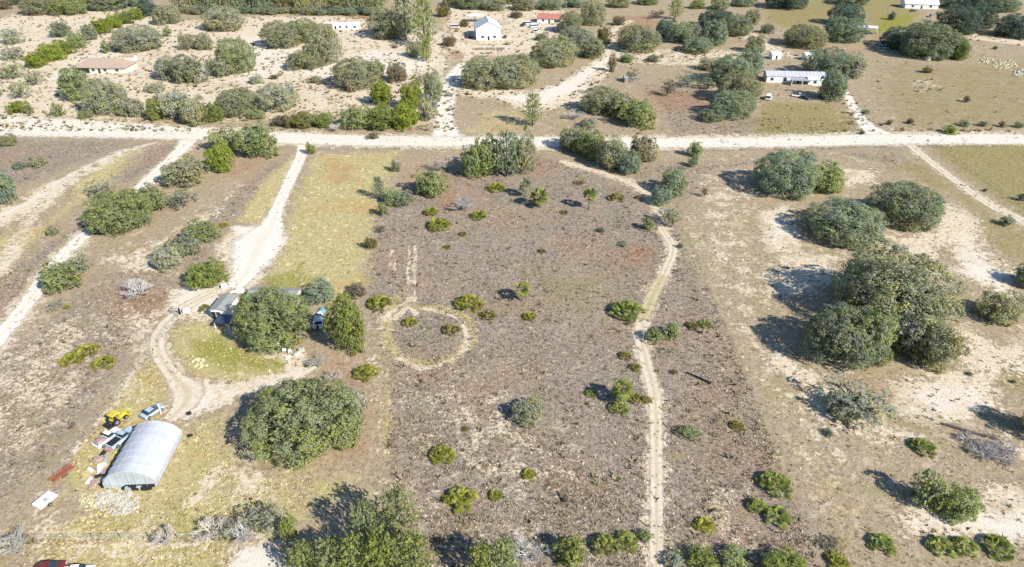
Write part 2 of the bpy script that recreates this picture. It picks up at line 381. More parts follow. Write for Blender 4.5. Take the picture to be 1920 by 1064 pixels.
def build_ground():
    ys = [-400.0, -100, 0, 25, 45]; y = 56.0
    while y < 640: ys.append(y); y += 0.42 + max(0, (y - 90)) * 0.0042
    ys += [680, 740, 850, 1000, 1500, 3000, 7000, 15000]
    xs = [-15000.0, -6000, -2500, -1200, -700, -560]; x = -470.0
    while x < 470: xs.append(x); x += 0.62 + max(0, abs(x + 0.5) - 95) * 0.006
    xs += [560, 700, 1200, 2500, 6000, 15000]
    xs = np.array(xs); ys = np.array(ys)
    GX, GY = np.meshgrid(xs, ys)
    Z = {k: np.zeros(GX.shape) for k in LAY}
    def paint(k, s, val, sl):
        Z[k][sl] = np.maximum(Z[k][sl], val * s)
    def window(P, m):
        i0, i1 = np.searchsorted(xs, [P[:, 0].min() - m, P[:, 0].max() + m]); j0, j1 = np.searchsorted(ys, [P[:, 1].min() - m, P[:, 1].max() + m])
        return (slice(j0, j1), slice(i0, i1))
    for k, s, soft, poly in ZONES:
        sl = window(at_np(poly), soft * 2)
        if GX[sl].size: paint(k, s, np.clip(0.5 + sdist(GX[sl], GY[sl], poly) / (2 * soft), 0, 1), sl)
    for k, s, hw, soft, line in LINES:
        sl = window(at_np(line), hw + soft * 2)
        if GX[sl].size: paint(k, s, np.clip(0.5 + (hw - ldist(GX[sl], GY[sl], line)) / (2 * soft), 0, 1), sl)
    far = GY > 640
    Z['olive'][far] = 0.7
    nx, ny = len(xs), len(ys)
    V = np.zeros((nx * ny, 3), np.float32); V[:, 0] = GX.ravel(); V[:, 1] = GY.ravel()
    i = (np.arange(ny - 1)[:, None] * nx + np.arange(nx - 1)[None]).ravel()
    F = np.stack([i, i + 1, i + nx + 1, i + nx], 1).astype(np.int32)
    me = bpy.data.meshes.new('ground')
    me.vertices.add(len(V)); me.vertices.foreach_set('co', V.ravel())
    me.loops.add(F.size); me.loops.foreach_set('vertex_index', F.ravel())
    me.polygons.add(len(F)); me.polygons.foreach_set('loop_start', np.arange(0, F.size, 4, dtype=np.int32)); me.polygons.foreach_set('loop_total', np.full(len(F), 4, np.int32))
    me.update(calc_edges=True)
    for k in LAY:
        a = me.attributes.new('z_' + k, 'FLOAT', 'POINT'); a.data.foreach_set('value', Z[k].ravel().astype(np.float32))
    g = NG('dry_ground'); tc = g.n('ShaderNodeNewGeometry'); P = tc.outputs['Position']
    def at_(k): return g.n('ShaderNodeAttribute', attribute_name='z_' + k).outputs['Fac']
    big = g.noise(P, 0.035, 5, 0.6); mid = g.noise(P, 0.22, 5, 0.65, 0.4); fin = g.noise(P, 1.1, 6, 0.72, 0.8); vf = g.noise(P, 3.2, 4, 0.7, 0.5)
    worm = g.noise(P, 0.75, 3, 0.6, 2.2)
    edge = g.math('ADD', g.math('MULTIPLY', g.math('SUBTRACT', mid, 0.5), 1.5), g.math('MULTIPLY', g.math('SUBTRACT', fin, 0.5), 1.2))
    def cover(k, soft=0.12, amt=1.0):
        v = g.math('ADD', at_(k), g.math('MULTIPLY', edge, amt)); v = g.math('MULTIPLY', v, g.ramp(at_(k), 0.02, 0.15))
        return g.ramp(v, 0.5 - soft, 0.5 + soft)
    # dry tan base
    c = g.mix(g.ramp(fin, 0.33, 0.68), A(158,138,112), A(202,182,152))
    c = g.mix(g.math('MULTIPLY', g.ramp(vf, 0.5, 0.72), 0.6), c, A(226,208,180))
    c = g.mix(g.math('MULTIPLY', g.ramp(mid, 0.52, 0.68), .5), c, A(180,166,122))
    # scrub: burnt taupe stubble with pale sand flecks
    sc = g.mix(g.ramp(fin, 0.36, 0.62), A(138,123,110), A(178,163,148))
    sc = g.mix(g.math('MULTIPLY', g.ramp(worm, 0.5, 0.62), 0.6), sc, A(200,180,158))
    sc = g.mix(g.math('MULTIPLY', g.ramp(worm, 0.44, 0.32), 0.5), sc, A(122,110,98))
    sc = g.mix(g.math('MULTIPLY', g.ramp(vf, 0.58, 0.72), 0.7), sc, A(228,206,182))
    sc = g.mix(g.math('MULTIPLY', g.ramp(big, 0.48, 0.6), 0.5), sc, A(180,148,122))
    sc = g.mix(g.math('MULTIPLY', g.ramp(g.noise(P, 0.08, 3, .5), 0.5, 0.66), 0.4), sc, A(150,148,124))
    flk = g.noise(P, 0.9, 2, .5, .3)
    sc = g.mix(g.math('MULTIPLY', g.ramp(flk, 0.7, 0.76), 0.85), sc, A(236,216,192))
    c = g.mix(g.math('MULTIPLY', g.ramp(g.noise(P, .12, 4, .6, .5), 0.53, 0.66), .55), c, A(170,160,112))
    c = g.mix(g.math('MULTIPLY', g.ramp(g.noise(P, .3, 4, .65, .8), 0.56, 0.66), .6), c, A(226,208,178))
    c = g.mix(g.math('MULTIPLY', g.ramp(worm, 0.42, 0.32), .4), c, A(136,120,98))
    sc = g.mix(g.math('MULTIPLY', g.ramp(g.noise(P, .28, 4, .65, .8), 0.57, 0.66), .5), sc, A(214,196,170))
    sc = g.mix(g.math('MULTIPLY', g.ramp(g.noise(P, .17, 4, .65, .4), 0.56, 0.68), .45), sc, A(176,160,112))
    c = g.mix(cover('scrub', 0.25, 1.0), c, sc)
    gr = g.mix(g.ramp(fin, 0.33, 0.66), A(188,171,120), A(216,200,154))
    gr = g.mix(g.math('MULTIPLY', g.ramp(mid, 0.42, 0.62), .75), gr, A(196,184,128))
    gr = g.mix(g.math('MULTIPLY', g.ramp(g.noise(P, 0.55, 3, .6, .6), 0.56, 0.66), 0.9), gr, A(240,226,170))
    gr = g.mix(g.math('MULTIPLY', g.ramp(g.noise(P, .06, 3, .5), 0.52, 0.66), .55), gr, A(206,170,112))
    c = g.mix(cover('grass', 0.2, .8), c, gr)
    ol = g.mix(g.ramp(fin, 0.33, 0.68), A(142,130,86), A(188,172,122))
    ol = g.mix(g.math('MULTIPLY', g.ramp(mid, 0.48, 0.66), .6), ol, A(160,142,100))
    ol = g.mix(g.math('MULTIPLY', g.ramp(vf, 0.6, 0.72), .5), ol, A(206,194,140))
    c = g.mix(cover('olive', 0.3, .6), c, ol)
    gn = g.mix(g.ramp(fin, 0.35, 0.65), A(132,134,56), A(176,172,82))
    c = g.mix(g.math('MULTIPLY', cover('green', 0.3, .9), .85), c, gn)
    ru = g.mix(g.ramp(fin, 0.35, 0.65), A(150,104,76), A(198,150,116))
    c = g.mix(g.math('MULTIPLY', cover('rust', 0.4, .9), .7), c, ru)
    sa = g.mix(g.ramp(fin, 0.34, 0.66), A(220,198,168), A(248,232,206))
    sa = g.mix(g.math('MULTIPLY', g.ramp(mid, 0.56, 0.72), .55), sa, A(196,176,140))
    sa = g.mix(g.math('MULTIPLY', g.ramp(vf, 0.6, 0.74), .6), sa, A(170,150,116))
    pat = g.noise(P, .045, 6, .68, .6)
    sa = g.mix(g.math('MULTIPLY', g.ramp(pat, 0.54, 0.62), .5), sa, g.mix(g.ramp(mid, .4, .6), A(196,172,132), A(182,164,116)))
    sa = g.mix(g.math('MULTIPLY', g.ramp(pat, 0.43, 0.36), .4), sa, A(214,180,148))
    c = g.mix(cover('sand', 0.14, 1.25), c, sa)
    c = g.mix(g.math('MULTIPLY', cover('white', 0.3, .7), .8), c, A(248,238,222))
    h = g.math('ADD', g.math('MULTIPLY', fin, 1.0), g.math('MULTIPLY', vf, 0.5))
    b = g.bsdf(c, 0.95, 0.05, h, 0.55, 0.35)
    g.l(b.outputs[0], g.out.inputs[0])
    me.materials.append(g.m)
    o = link('ground', me); tag(o, kind='structure')
    return Z, xs, ys
ZV, GXS, GYS = build_ground()
def zone(k, x, y):
    i = np.clip(np.searchsorted(GXS, x), 0, len(GXS) - 1); j = np.clip(np.searchsorted(GYS, y), 0, len(GYS) - 1)
    return ZV[k][j, i]

# ------------------------------------------------------------------ roads and paths
def catmull(P, step):
    P = [np.array(p) for p in P]; P = [2 * P[0] - P[1]] + P + [2 * P[-1] - P[-2]]
    out = []
    for i in range(1, len(P) - 2):
        n = max(2, int(np.linalg.norm(P[i + 1][:2] - P[i][:2]) / step))
        for k in range(n):
            t = k / n; a, b, c, d = P[i - 1], P[i], P[i + 1], P[i + 2]
            out.append(0.5 * ((2 * b) + (c - a) * t + (2 * a - 5 * b + 4 * c - d) * t * t + (3 * b - a - 3 * c + d) * t ** 3))
    out.append(P[-2]); return np.array(out)
def mat_road(name, lo, hi, mid_col, mid_amt, rut=0.5, rutw=0.18, edge=0.55):
    g = NG(name); P = g.n('ShaderNodeNewGeometry').outputs['Position']
    ac = g.math('ABSOLUTE', g.n('ShaderNodeAttribute', attribute_name='across').outputs['Fac'])
    fin = g.noise(P, 1.2, 6, 0.7, 0.6); mid = g.noise(P, 0.15, 4, .6); vf = g.noise(P, 4, 3, .7)
    c = g.mix(g.ramp(fin, 0.35, 0.68), lo, hi)
    c = g.mix(g.math('MULTIPLY', g.ramp(mid, .5, .68), .5), c, lo)
    r = g.math('ABSOLUTE', g.math('SUBTRACT', ac, rut))
    off = g.math('MULTIPLY', g.ramp(g.math('ADD', r, g.math('MULTIPLY', g.math('SUBTRACT', fin, .5), .35)), rutw * .6, rutw * 1.4), mid_amt)
    c = g.mix(off, c, mid_col)
    b = g.bsdf(c, 0.95, 0.05, g.math('ADD', fin, vf), 0.35, 0.15)
    tr = g.n('ShaderNodeBsdfTransparent'); mx = g.n('ShaderNodeMixShader')
    e = g.math('ADD', ac, g.math('MULTIPLY', g.math('SUBTRACT', g.noise(P, .5, 5, .7), .5), 1.3))
    g.l(g.ramp(e, edge, edge + .35), mx.inputs[0]); g.l(b.outputs[0], mx.inputs[1]); g.l(tr.outputs[0], mx.inputs[2]); g.l(mx.outputs[0], g.out.inputs[0])
    return g.m
M_ROAD = mat_road('pale_road_sand', A(232,220,200), A(255,248,232), A(240,226,200), .4, .35, .3, .72)
M_LANE = mat_road('pale_lane_sand', A(240,226,206), A(255,250,238), A(226,208,176), .3, .45, .3, .6)
M_PATH = mat_road('path_sand', A(222,204,178), A(250,236,214), A(200,180,138), .5, .42, .24, .58)
M_GRASSY = mat_road('grassy_track', A(206,188,150), A(228,212,174), A(190,178,126), .6, .42, .2, .5)
def strip(name, pts, mat, z=0.012):
    """pts: (px, py, half width in m)"""
    W = np.array([[*at(p[0], p[1])[:2], p[2]] for p in pts]); C = catmull(W, 1.2)
    n = len(C); T = np.gradient(C[:, :2], axis=0); T /= np.linalg.norm(T, axis=1)[:, None] + 1e-9
    N = np.stack([-T[:, 1], T[:, 0]], 1); ac = np.array([-1, -.5, 0, .5, 1.0]); k = 5
    V = np.zeros((n, k, 3), np.float32)
    for j in range(k): V[:, j, :2] = C[:, :2] + N * (ac[j] * C[:, 2] * 1.25)[:, None]; V[:, j, 2] = z
    i = (np.arange(n - 1)[:, None] * k + np.arange(k - 1)[None]).ravel()
    F = [(a, a + 1, a + k + 1, a + k) for a in i.tolist()]
    me = bpy.data.meshes.new(name); me.from_pydata(V.reshape(-1, 3).tolist(), [], F); me.materials.append(mat)
    a = me.attributes.new('across', 'FLOAT', 'POINT'); a.data.foreach_set('value', np.tile(ac, n).astype(np.float32))
    o = link(name, me); tag(o, kind='structure'); return o
strip('road', [(-90,228,10.5),(0,236,10.5),(150,241,9),(300,248,7),(450,254,5.6),(560,260,5.5),(700,264,5.2),(860,266,5),(1000,266,5),(1200,268,4.9),(1400,267,4.9),(1640,262,5.2),(1800,261,5),(2000,261,5)], M_ROAD, 0.02)
strip('lane', [(356,258,4),(345,275,2.8),(300,318,2.3),(240,372,2.2),(160,440,2.2),(100,500,2.2),(60,556,2.1),(0,632,2.1),(-60,705,2.1)], M_LANE, 0.012)
strip('driveway', [(572,272,2.8),(566,290,2.1),(550,325,2.1),(520,390,2.0),(508,422,3.4),(490,452,7.5),(478,480,6.2),(464,508,4),(440,540,2.2)], M_LANE, 0.012)
strip('farm_path', [(400,548,1.6),(345,578,1.8),(302,620,1.8),(297,660,1.7),(325,705,1.7),(352,735,3.2),(345,760,2.6),(318,788,1.6)], M_PATH, 0.016)
strip('path', [(1205,606,1.9),(1203,640,1.7),(1215,690,1.5),(1228,750,1.35),(1231,850,1.25),(1231,950,1.2),(1232,1120,1.2)], M_PATH, 0.012)
strip('path', [(1240,428,1.2),(1262,465,1.3),(1252,500,1.2),(1240,525,1.2)], M_PATH, 0.012)
strip('grassy_path', [(1244,516,1.5),(1225,552,1.9),(1207,598,1.9)], M_GRASSY, 0.016)
strip('path', [(1050,302,1.1),(1130,325,1.2),(1180,343,1.3),(1222,368,1.2)], M_PATH, 0.012)
strip('house_drive', [(1585,172,1.8),(1605,210,2.2),(1626,236,3.2),(1650,254,6)], M_LANE, 0.012)
strip('farm_track', [(1700,266,2),(1740,300,1.8),(1800,345,1.7),(1860,387,1.7),(1900,405,2.2),(1990,455,2.5)], M_PATH, 0.012)
strip('sandy_track', [(838,262,6.5),(834,238,4.6),(833,215,4.0),(838,180,4.2),(848,150,4.4),(870,120,3.5)], M_LANE, 0.012)
# ------------------------------------------------------------------ foliage prototypes (unit crowns, radius 1)
def unit(v): return v / (np.linalg.norm(v, axis=-1, keepdims=True) + 1e-9)
def cards(C, Nn, size, rng, asp=1.0):
    """leaf sprays: a bent quad at C facing about Nn"""
    n = len(C); r = unit(rng.normal(size=(n, 3))); U = unit(np.cross(Nn, r)); W = np.cross(Nn, U)
    s = size[:, None]
    j = lambda: 1 + rng.uniform(-.35, .35, (n, 1))
    V = np.stack([C + U * s * j(), C + W * s * asp * j(), C - U * s * j(), C - W * s * asp * j()], 1)
    V[:, 0] += Nn * s * rng.uniform(-.5, .3, (n, 1)); V[:, 2] += Nn * s * rng.uniform(-.5, .3, (n, 1))
    return V.reshape(-1, 3)
def crown_mesh(name, seed, nl, lr, nsub, nleaf, leaf, zmin=-0.55, open_=0.0, wb=1.0):
    rng = np.random.default_rng(seed)
    d = unit(rng.normal(size=(nl * 6, 3))); d = d[d[:, 2] > zmin]
    # spread the lobes apart
    keep = [d[0]]
    for v in d[1:]:
        if min(np.linalg.norm(v - k) for k in keep) > 1.55 / math.sqrt(nl): keep.append(v)
        if len(keep) >= nl: break
    D = np.array(keep); nl = len(D)
    ang = np.arctan2(D[:, 1], D[:, 0]); wob = 1 + wb * (.17 * np.sin(2 * ang + rng.uniform(0, 6)) + .12 * np.sin(3 * ang + rng.uniform(0, 6)) + .05 * np.sin(5 * ang + rng.uniform(0, 6)))
    R = rng.uniform(lr * .7, lr * 1.25, nl)
    Cn = D * ((rng.uniform(1 - .2 * max(wb, .5), 1.08, nl) - R) * wob)[:, None]
    drop = rng.random(nl) < open_
    Cn = Cn[~drop]; R = R[~drop]; D = D[~drop]; nl = len(R)
    tl = rng.uniform(0, 1, nl); hl = rng.uniform(0, 1, nl)
    sd = unit(rng.normal(size=(nl, nsub, 3)) + D[:, None] * .95 + np.array([0, 0, .35]))
    SC = Cn[:, None] + sd * (R[:, None, None] * rng.uniform(.72, 1.08, (nl, nsub, 1)))
    st = np.clip(tl[:, None] * .35 + rng.uniform(0, .65, (nl, nsub)), 0, 1); sh = np.clip(hl[:, None] * .6 + rng.uniform(0, .5, (nl, nsub)), 0, 1)
    sr = (R[:, None] * rng.uniform(.26, .5, (nl, nsub)))
    LD = unit(rng.normal(size=(nl, nsub, nleaf, 3)) + sd[:, :, None] * .8)
    LC = SC[:, :, None] + LD * sr[:, :, None, None] * rng.uniform(.35, 1.05, (nl, nsub, nleaf, 1))
    NN = unit(LD + sd[:, :, None] * .6 + rng.normal(size=LD.shape) * .55)
    n = nl * nsub * nleaf
    C = LC.reshape(-1, 3); Nn = NN.reshape(-1, 3)
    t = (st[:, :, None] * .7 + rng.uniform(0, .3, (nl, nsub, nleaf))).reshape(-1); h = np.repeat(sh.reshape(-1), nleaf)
    # a few inner sprays close the crown
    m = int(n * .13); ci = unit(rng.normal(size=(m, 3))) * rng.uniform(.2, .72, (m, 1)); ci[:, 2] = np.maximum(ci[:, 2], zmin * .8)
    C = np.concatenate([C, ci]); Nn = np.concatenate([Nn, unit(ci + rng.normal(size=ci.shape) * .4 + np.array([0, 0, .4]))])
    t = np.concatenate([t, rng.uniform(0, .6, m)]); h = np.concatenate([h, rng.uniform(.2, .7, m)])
    C[:, :2] /= np.percentile(np.hypot(C[:, 0], C[:, 1]), 98.5)
    size = leaf * rng.uniform(.6, 1.35, len(C)); size[n:] *= 2.0
    C[:, 2] = np.maximum(C[:, 2], -.69 + rng.uniform(0, .06, len(C)))
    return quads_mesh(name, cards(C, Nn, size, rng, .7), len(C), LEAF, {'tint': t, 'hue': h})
def pine_mesh(name, seed, whorls, per, leaf, needles):
    """unit pine crown: z 0..1 tall, radius about .5 at the widest"""
    rng = np.random.default_rng(seed); C = []; N = []; T = []; Hh = []
    for wv in range(whorls):
        z = .12 + .86 * wv / whorls + rng.uniform(-.02, .02); rad = .52 * (1 - z) ** .42 * (.55 + .45 * min(1, z * 3.2)) + .03
        a0 = rng.uniform(0, 6.28)
        for b in range(per):
            a = a0 + 2 * math.pi * b / per + rng.uniform(-.3, .3); L = rad * rng.uniform(.6, 1.15); tb = rng.uniform(0, 1)
            for q in range(3):
                f = .45 + .3 * q; cx = np.array([math.cos(a) * L * f, math.sin(a) * L * f, z + .09 * f * L * 2])
                m = needles
                dd = unit(rng.normal(size=(m, 3)) + np.array([math.cos(a) * .6, math.sin(a) * .6, .7]))
                C.append(cx + dd * rng.uniform(.01, .055, (m, 1))); N.append(unit(dd + rng.normal(size=(m, 3)) * .8)); T.append(np.clip(tb * .5 + rng.uniform(0, .6, m), 0, 1)); Hh.append(np.full(m, rng.uniform(.1, .9)))
    C = np.concatenate(C); N = np.concatenate(N)
    return quads_mesh(name, cards(C, N, leaf * rng.uniform(.6, 1.4, len(C)), rng, .38), len(C), LEAF, {'tint': np.concatenate(T), 'hue': np.concatenate(Hh)})
def fan_mesh(name, seed, fans, fl, ground=True, blades=9):
    """fan-palm leaves on a dome of radius 1"""
    rng = np.random.default_rng(seed); V = []; T = []; Hh = []
    for i in range(fans):
        if ground:
            a = rng.uniform(0, 6.283); r = math.sqrt(rng.uniform(0, 1)) * .86 * (1 + .12 * math.sin(3 * a + seed) + .07 * math.sin(5 * a + 2 * seed)); z = (1 - r * r) * .66 * rng.uniform(.6, 1.1)
            c = np.array([math.cos(a) * r, math.sin(a) * r, max(.06, z)]); out = unit(np.array([math.cos(a) * (r + .2), math.sin(a) * (r + .2), .55]) + rng.normal(size=3) * .35)
        else:
            d = unit(rng.normal(size=3) + np.array([0, 0, .25])); c = d * rng.uniform(.35, .6); out = d
        side = unit(np.cross(out, rng.normal(size=3) * .4 + np.array([0, 0, 1.0]))); up = unit(np.cross(side, out)); L = fl * rng.uniform(.7, 1.25); t = rng.uniform(0, 1); h = rng.uniform(0.2, 1)
        for b in range(blades):
            th = (b / (blades - 1) - .5) * 2.9; dr = out * math.cos(th) + side * math.sin(th) - up * .18; wd = side * math.cos(th) - out * math.sin(th)
            tip = c + dr * L * (1 - .18 * abs(th)) - np.array([0, 0, .12 * L]); mid = c + dr * L * .5 + up * .03
            V += [c, mid + wd * L * .09, tip, mid - wd * L * .09]; T.append(np.clip(t + rng.uniform(-.15, .15), 0, 1)); Hh.append(h)
    return quads_mesh(name, np.array(V), len(T), LEAF, {'tint': np.array(T), 'hue': np.array(Hh)})
def bare_mesh(name, seed, spread=1.0, n0=12, twig=3):
    """leafless crown: unit radius 1, z 0..1.2"""
    rnd = random.Random(seed); mb = MB()
    def grow(p, d, L, r, lev):
        q = p + d * L; mid = p + d * L * .5 + Vector((rnd.uniform(-1, 1), rnd.uniform(-1, 1), rnd.uniform(-1, 1))) * L * .08
        mb.tube([p, mid, q], [r, r * .85, r * .65], 3, False)
        if lev == 0: return
        for k in range(rnd.choice((3, 4)) if lev > 1 else twig):
            nd = (d + Vector((rnd.uniform(-1, 1), rnd.uniform(-1, 1), rnd.uniform(-.5, .8))) * .75).normalized()
            grow(p + (q - p) * rnd.uniform(.5, 1), nd, L * rnd.uniform(.5, .75), r * .58, lev - 1)
    for k in range(n0):
        a = 6.283 * k / n0 + rnd.uniform(-.4, .4)
        d = Vector((math.cos(a) * spread, math.sin(a) * spread, rnd.uniform(.35, 1.1))).normalized()
        grow(Vector((0, 0, .05)), d, .36 * rnd.uniform(.8, 1.2), .021, 4)
    return mb.mesh(name, TWIG)
def trunk_mesh(name, seed, limbs):
    rnd = random.Random(seed); mb = MB()
    mb.tube([(0, 0, -.03), (.01, 0, .1), (.02, -.01, .3), (0, .01, .5)], [.085, .06, .05, .042], 8)
    for k in range(limbs):
        a = 6.283 * k / limbs + rnd.uniform(-.3, .3); L = rnd.uniform(.6, 1.12); e = Vector((math.cos(a) * L, math.sin(a) * L, rnd.uniform(.55, 1.0)))
        s = Vector((0, 0, rnd.uniform(.25, .48)))
        mb.tube([s, s * .5 + e * .5 + Vector((0, 0, -.05)), e], [.036, .026, .008], 6)
        for q in range(3):
            f = rnd.uniform(.55, .95); m_ = s * (1 - f) + e * f; t_ = m_ + Vector((rnd.uniform(-.25, .25), rnd.uniform(-.25, .25), rnd.uniform(.02, .2)))
            mb.tube([m_, t_], [.013, .004], 4)
    return mb.mesh(name, BARK)
BIG = [crown_mesh('big_crown', 100 + i, 110, .2, 20, 12, .019, -.75, .06, .35) for i in range(3)]
MID = [crown_mesh('mid_crown', 200 + i, 52, .27, 18, 10, .031, -.8, .09) for i in range(5)]
SMALL = [crown_mesh('small_crown', 300 + i, 18, .36, 12, 9, .055, -.8, .05) for i in range(5)]
THIN = [crown_mesh('thin_crown', 400 + i, 34, .2, 10, 7, .034, -.4, .3) for i in range(3)]
PINE = [pine_mesh('pine_crown', 500 + i, 13, 7, .034, 9) for i in range(4)]
FAN = [fan_mesh('palmetto_leaves', 600 + i, 120, .30) for i in range(5)]
PALM = [fan_mesh('palm_head', 700 + i, 46, .6, False) for i in range(3)]
BARE = [bare_mesh('bare_branches', 800 + i) for i in range(4)]
TRUNK = [trunk_mesh('oak_trunk', 900 + i, 11) for i in range(3)]
_mb = MB().tube([(0, 0, -.02), (.006, 0, .3), (0, .006, .7), (0, 0, 1)], [.03, .022, .014, .005], 7); PTRUNK = _mb.mesh('pine_trunk', BARK)
_mb = MB().tube([(0, 0, -.02), (.01, .01, .4), (0, 0, 1)], [.06, .045, .05], 8); CTRUNK = _mb.mesh('palm_trunk', BARK)

COLR = {  # crown colours (albedo)
 'G': (.250, .250, .165), 'S': (.290, .290, .225), 'M': (.215, .245, .115), 'B': (.230, .270, .050), 'D': (.200, .232, .165), 'C': (.110, .150, .125),
 'Y': (.235, .240, .050), 'L': (.215, .240, .085), 'K': (.190, .160, .115), 'T': (.300, .260, .170), 'P': (.270, .275, .190), 'V': (.235, .255, .130), 'J': (.178, .205, .062),
 'W': (.47, .44, .40), 'R': (.38, .355, .33), 'O': (.190, .170, .060)}
def fit(cx, cy, w, h, cmin=.5, cmax=2.1):
    """ellipsoid standing on the ground whose outline fills the pixel box"""
    z = 3.0
    for _ in range(6):
        p = at(cx, cy, z); s = F_PX / depth(p); a = w / 2 / s * (1.1 if cy < 240 else 1.04); vh = h / 2 / s
        d = math.atan2(CAM_H - z, p.y)
        q = vh * vh - (a * math.sin(d)) ** 2
        c = math.sqrt(q) / math.cos(d) if q > 0 else 0
        c = max(cmin * a, min(cmax * a, c)); z = c * .7
    return p, a, c
def place(kind, cx, cy, w, h, col, label, grp=None):
    rz = random.uniform(0, 6.283); base = COLR[col]; j = random.uniform(.88, 1.13); g = random.uniform(-.04, .04)
    k_ = 1.12 if col in 'GSMDVJ' else 1.0
    color = (base[0] * j * (1 + g) * k_, base[1] * j * k_, base[2] * j * (1 - g) * k_, 1)
    if kind in ('oak', 'bush', 'thin', 'green'):
        p, a, c = fit(cx, cy, w, h)
        if kind == 'thin': src = random.choice(THIN)
        elif a > 8.5: src = random.choice(BIG)
        elif a > 3.3: src = random.choice(MID)
        else: src = random.choice(SMALL)
        nm = {'oak': 'oak_tree', 'bush': 'bush', 'thin': 'shrub', 'green': 'leafy_tree'}[kind]
        cat = {'oak': 'tree', 'bush': 'bush', 'thin': 'shrub', 'green': 'tree'}[kind]
        r = empty(nm, (p.x, p.y, 0), rz)
        cr = link('crown' if kind != 'bush' else 'foliage', src, r); cr.scale = (a, a, c); cr.location = (0, 0, p.z); cr.color = color
        tr = link('trunk' if kind in ('oak', 'green') else 'stem', random.choice(TRUNK), r); k = p.z + c * .6; tr.scale = (a * .8, a * .8, k)
    elif kind == 'pine':
        # the box is the tree's outline: foot at its lower edge, top at its upper edge
        f = at(cx, cy + h / 2 - w * .12); s = F_PX / depth(f); a = w / s; z = 6.0
        dirv = at(cx, cy - h / 2)
        # height whose tip falls on the upper edge
        kx = (CAM_H) * (1 - f.y / dirv.y) if dirv.y > f.y else 3
        z = max(2.0, min(kx, 26))
        r = empty('pine_tree', (f.x, f.y, 0), rz)
        cr = link('crown', random.choice(PINE), r); cr.scale = (a, a, z); cr.color = color
        tr = link('trunk', PTRUNK, r); q = min(a * 1.6, z * .9); tr.scale = (q, q, z * .97)
        nm = 'pine_tree'; cat = 'tree'
    elif kind == 'palm':
        f = at(cx, cy + h / 2 - w * .15); s = F_PX / depth(f); a = w / 2 / s
        pt = at(cx, cy - h / 2 + w * .38); zt = max(a * 1.1, CAM_H * (1 - f.y / pt.y))
        r = empty('cabbage_palm', (f.x, f.y, 0), rz); cat = 'palm'
        cr = link('crown', random.choice(PALM), r); cr.scale = (a, a, a * .95); cr.location = (0, 0, zt); cr.color = color
        tr = link('trunk', CTRUNK, r); tr.scale = (a * 1.6, a * 1.6, zt)
    elif kind == 'pal':
        p, a, c = fit(cx, cy, w, h, .5, 1.2)
        r = link('palmetto', random.choice(FAN)); r.location = (p.x, p.y, 0); r.rotation_euler = (0, 0, rz); hh = (p.z + c) / .95
        r.scale = (a / 1.02, a / 1.02, max(.55 * a, hh * .9)); r.color = color; cat = 'palmetto'
    elif kind == 'bare':
        f = at(cx, cy + h * .33); s = F_PX / depth(f); a = w / 2 / s * .95
        z = max(1.2, min((h / s) * .75, 14))
        r = empty('bare_tree', (f.x, f.y, 0), rz); cat = 'bare tree'
        cr = link('branches', random.choice(BARE), r); cr.scale = (a, a, z * .75); cr.location = (0, 0, z * .12); cr.color = color
        tr = link('trunk', CTRUNK, r); tr.scale = (a * .5, a * .5, z * .3)
    tag(r, label, cat, grp)
    LABELS.setdefault(label, []).append(r)
    return r
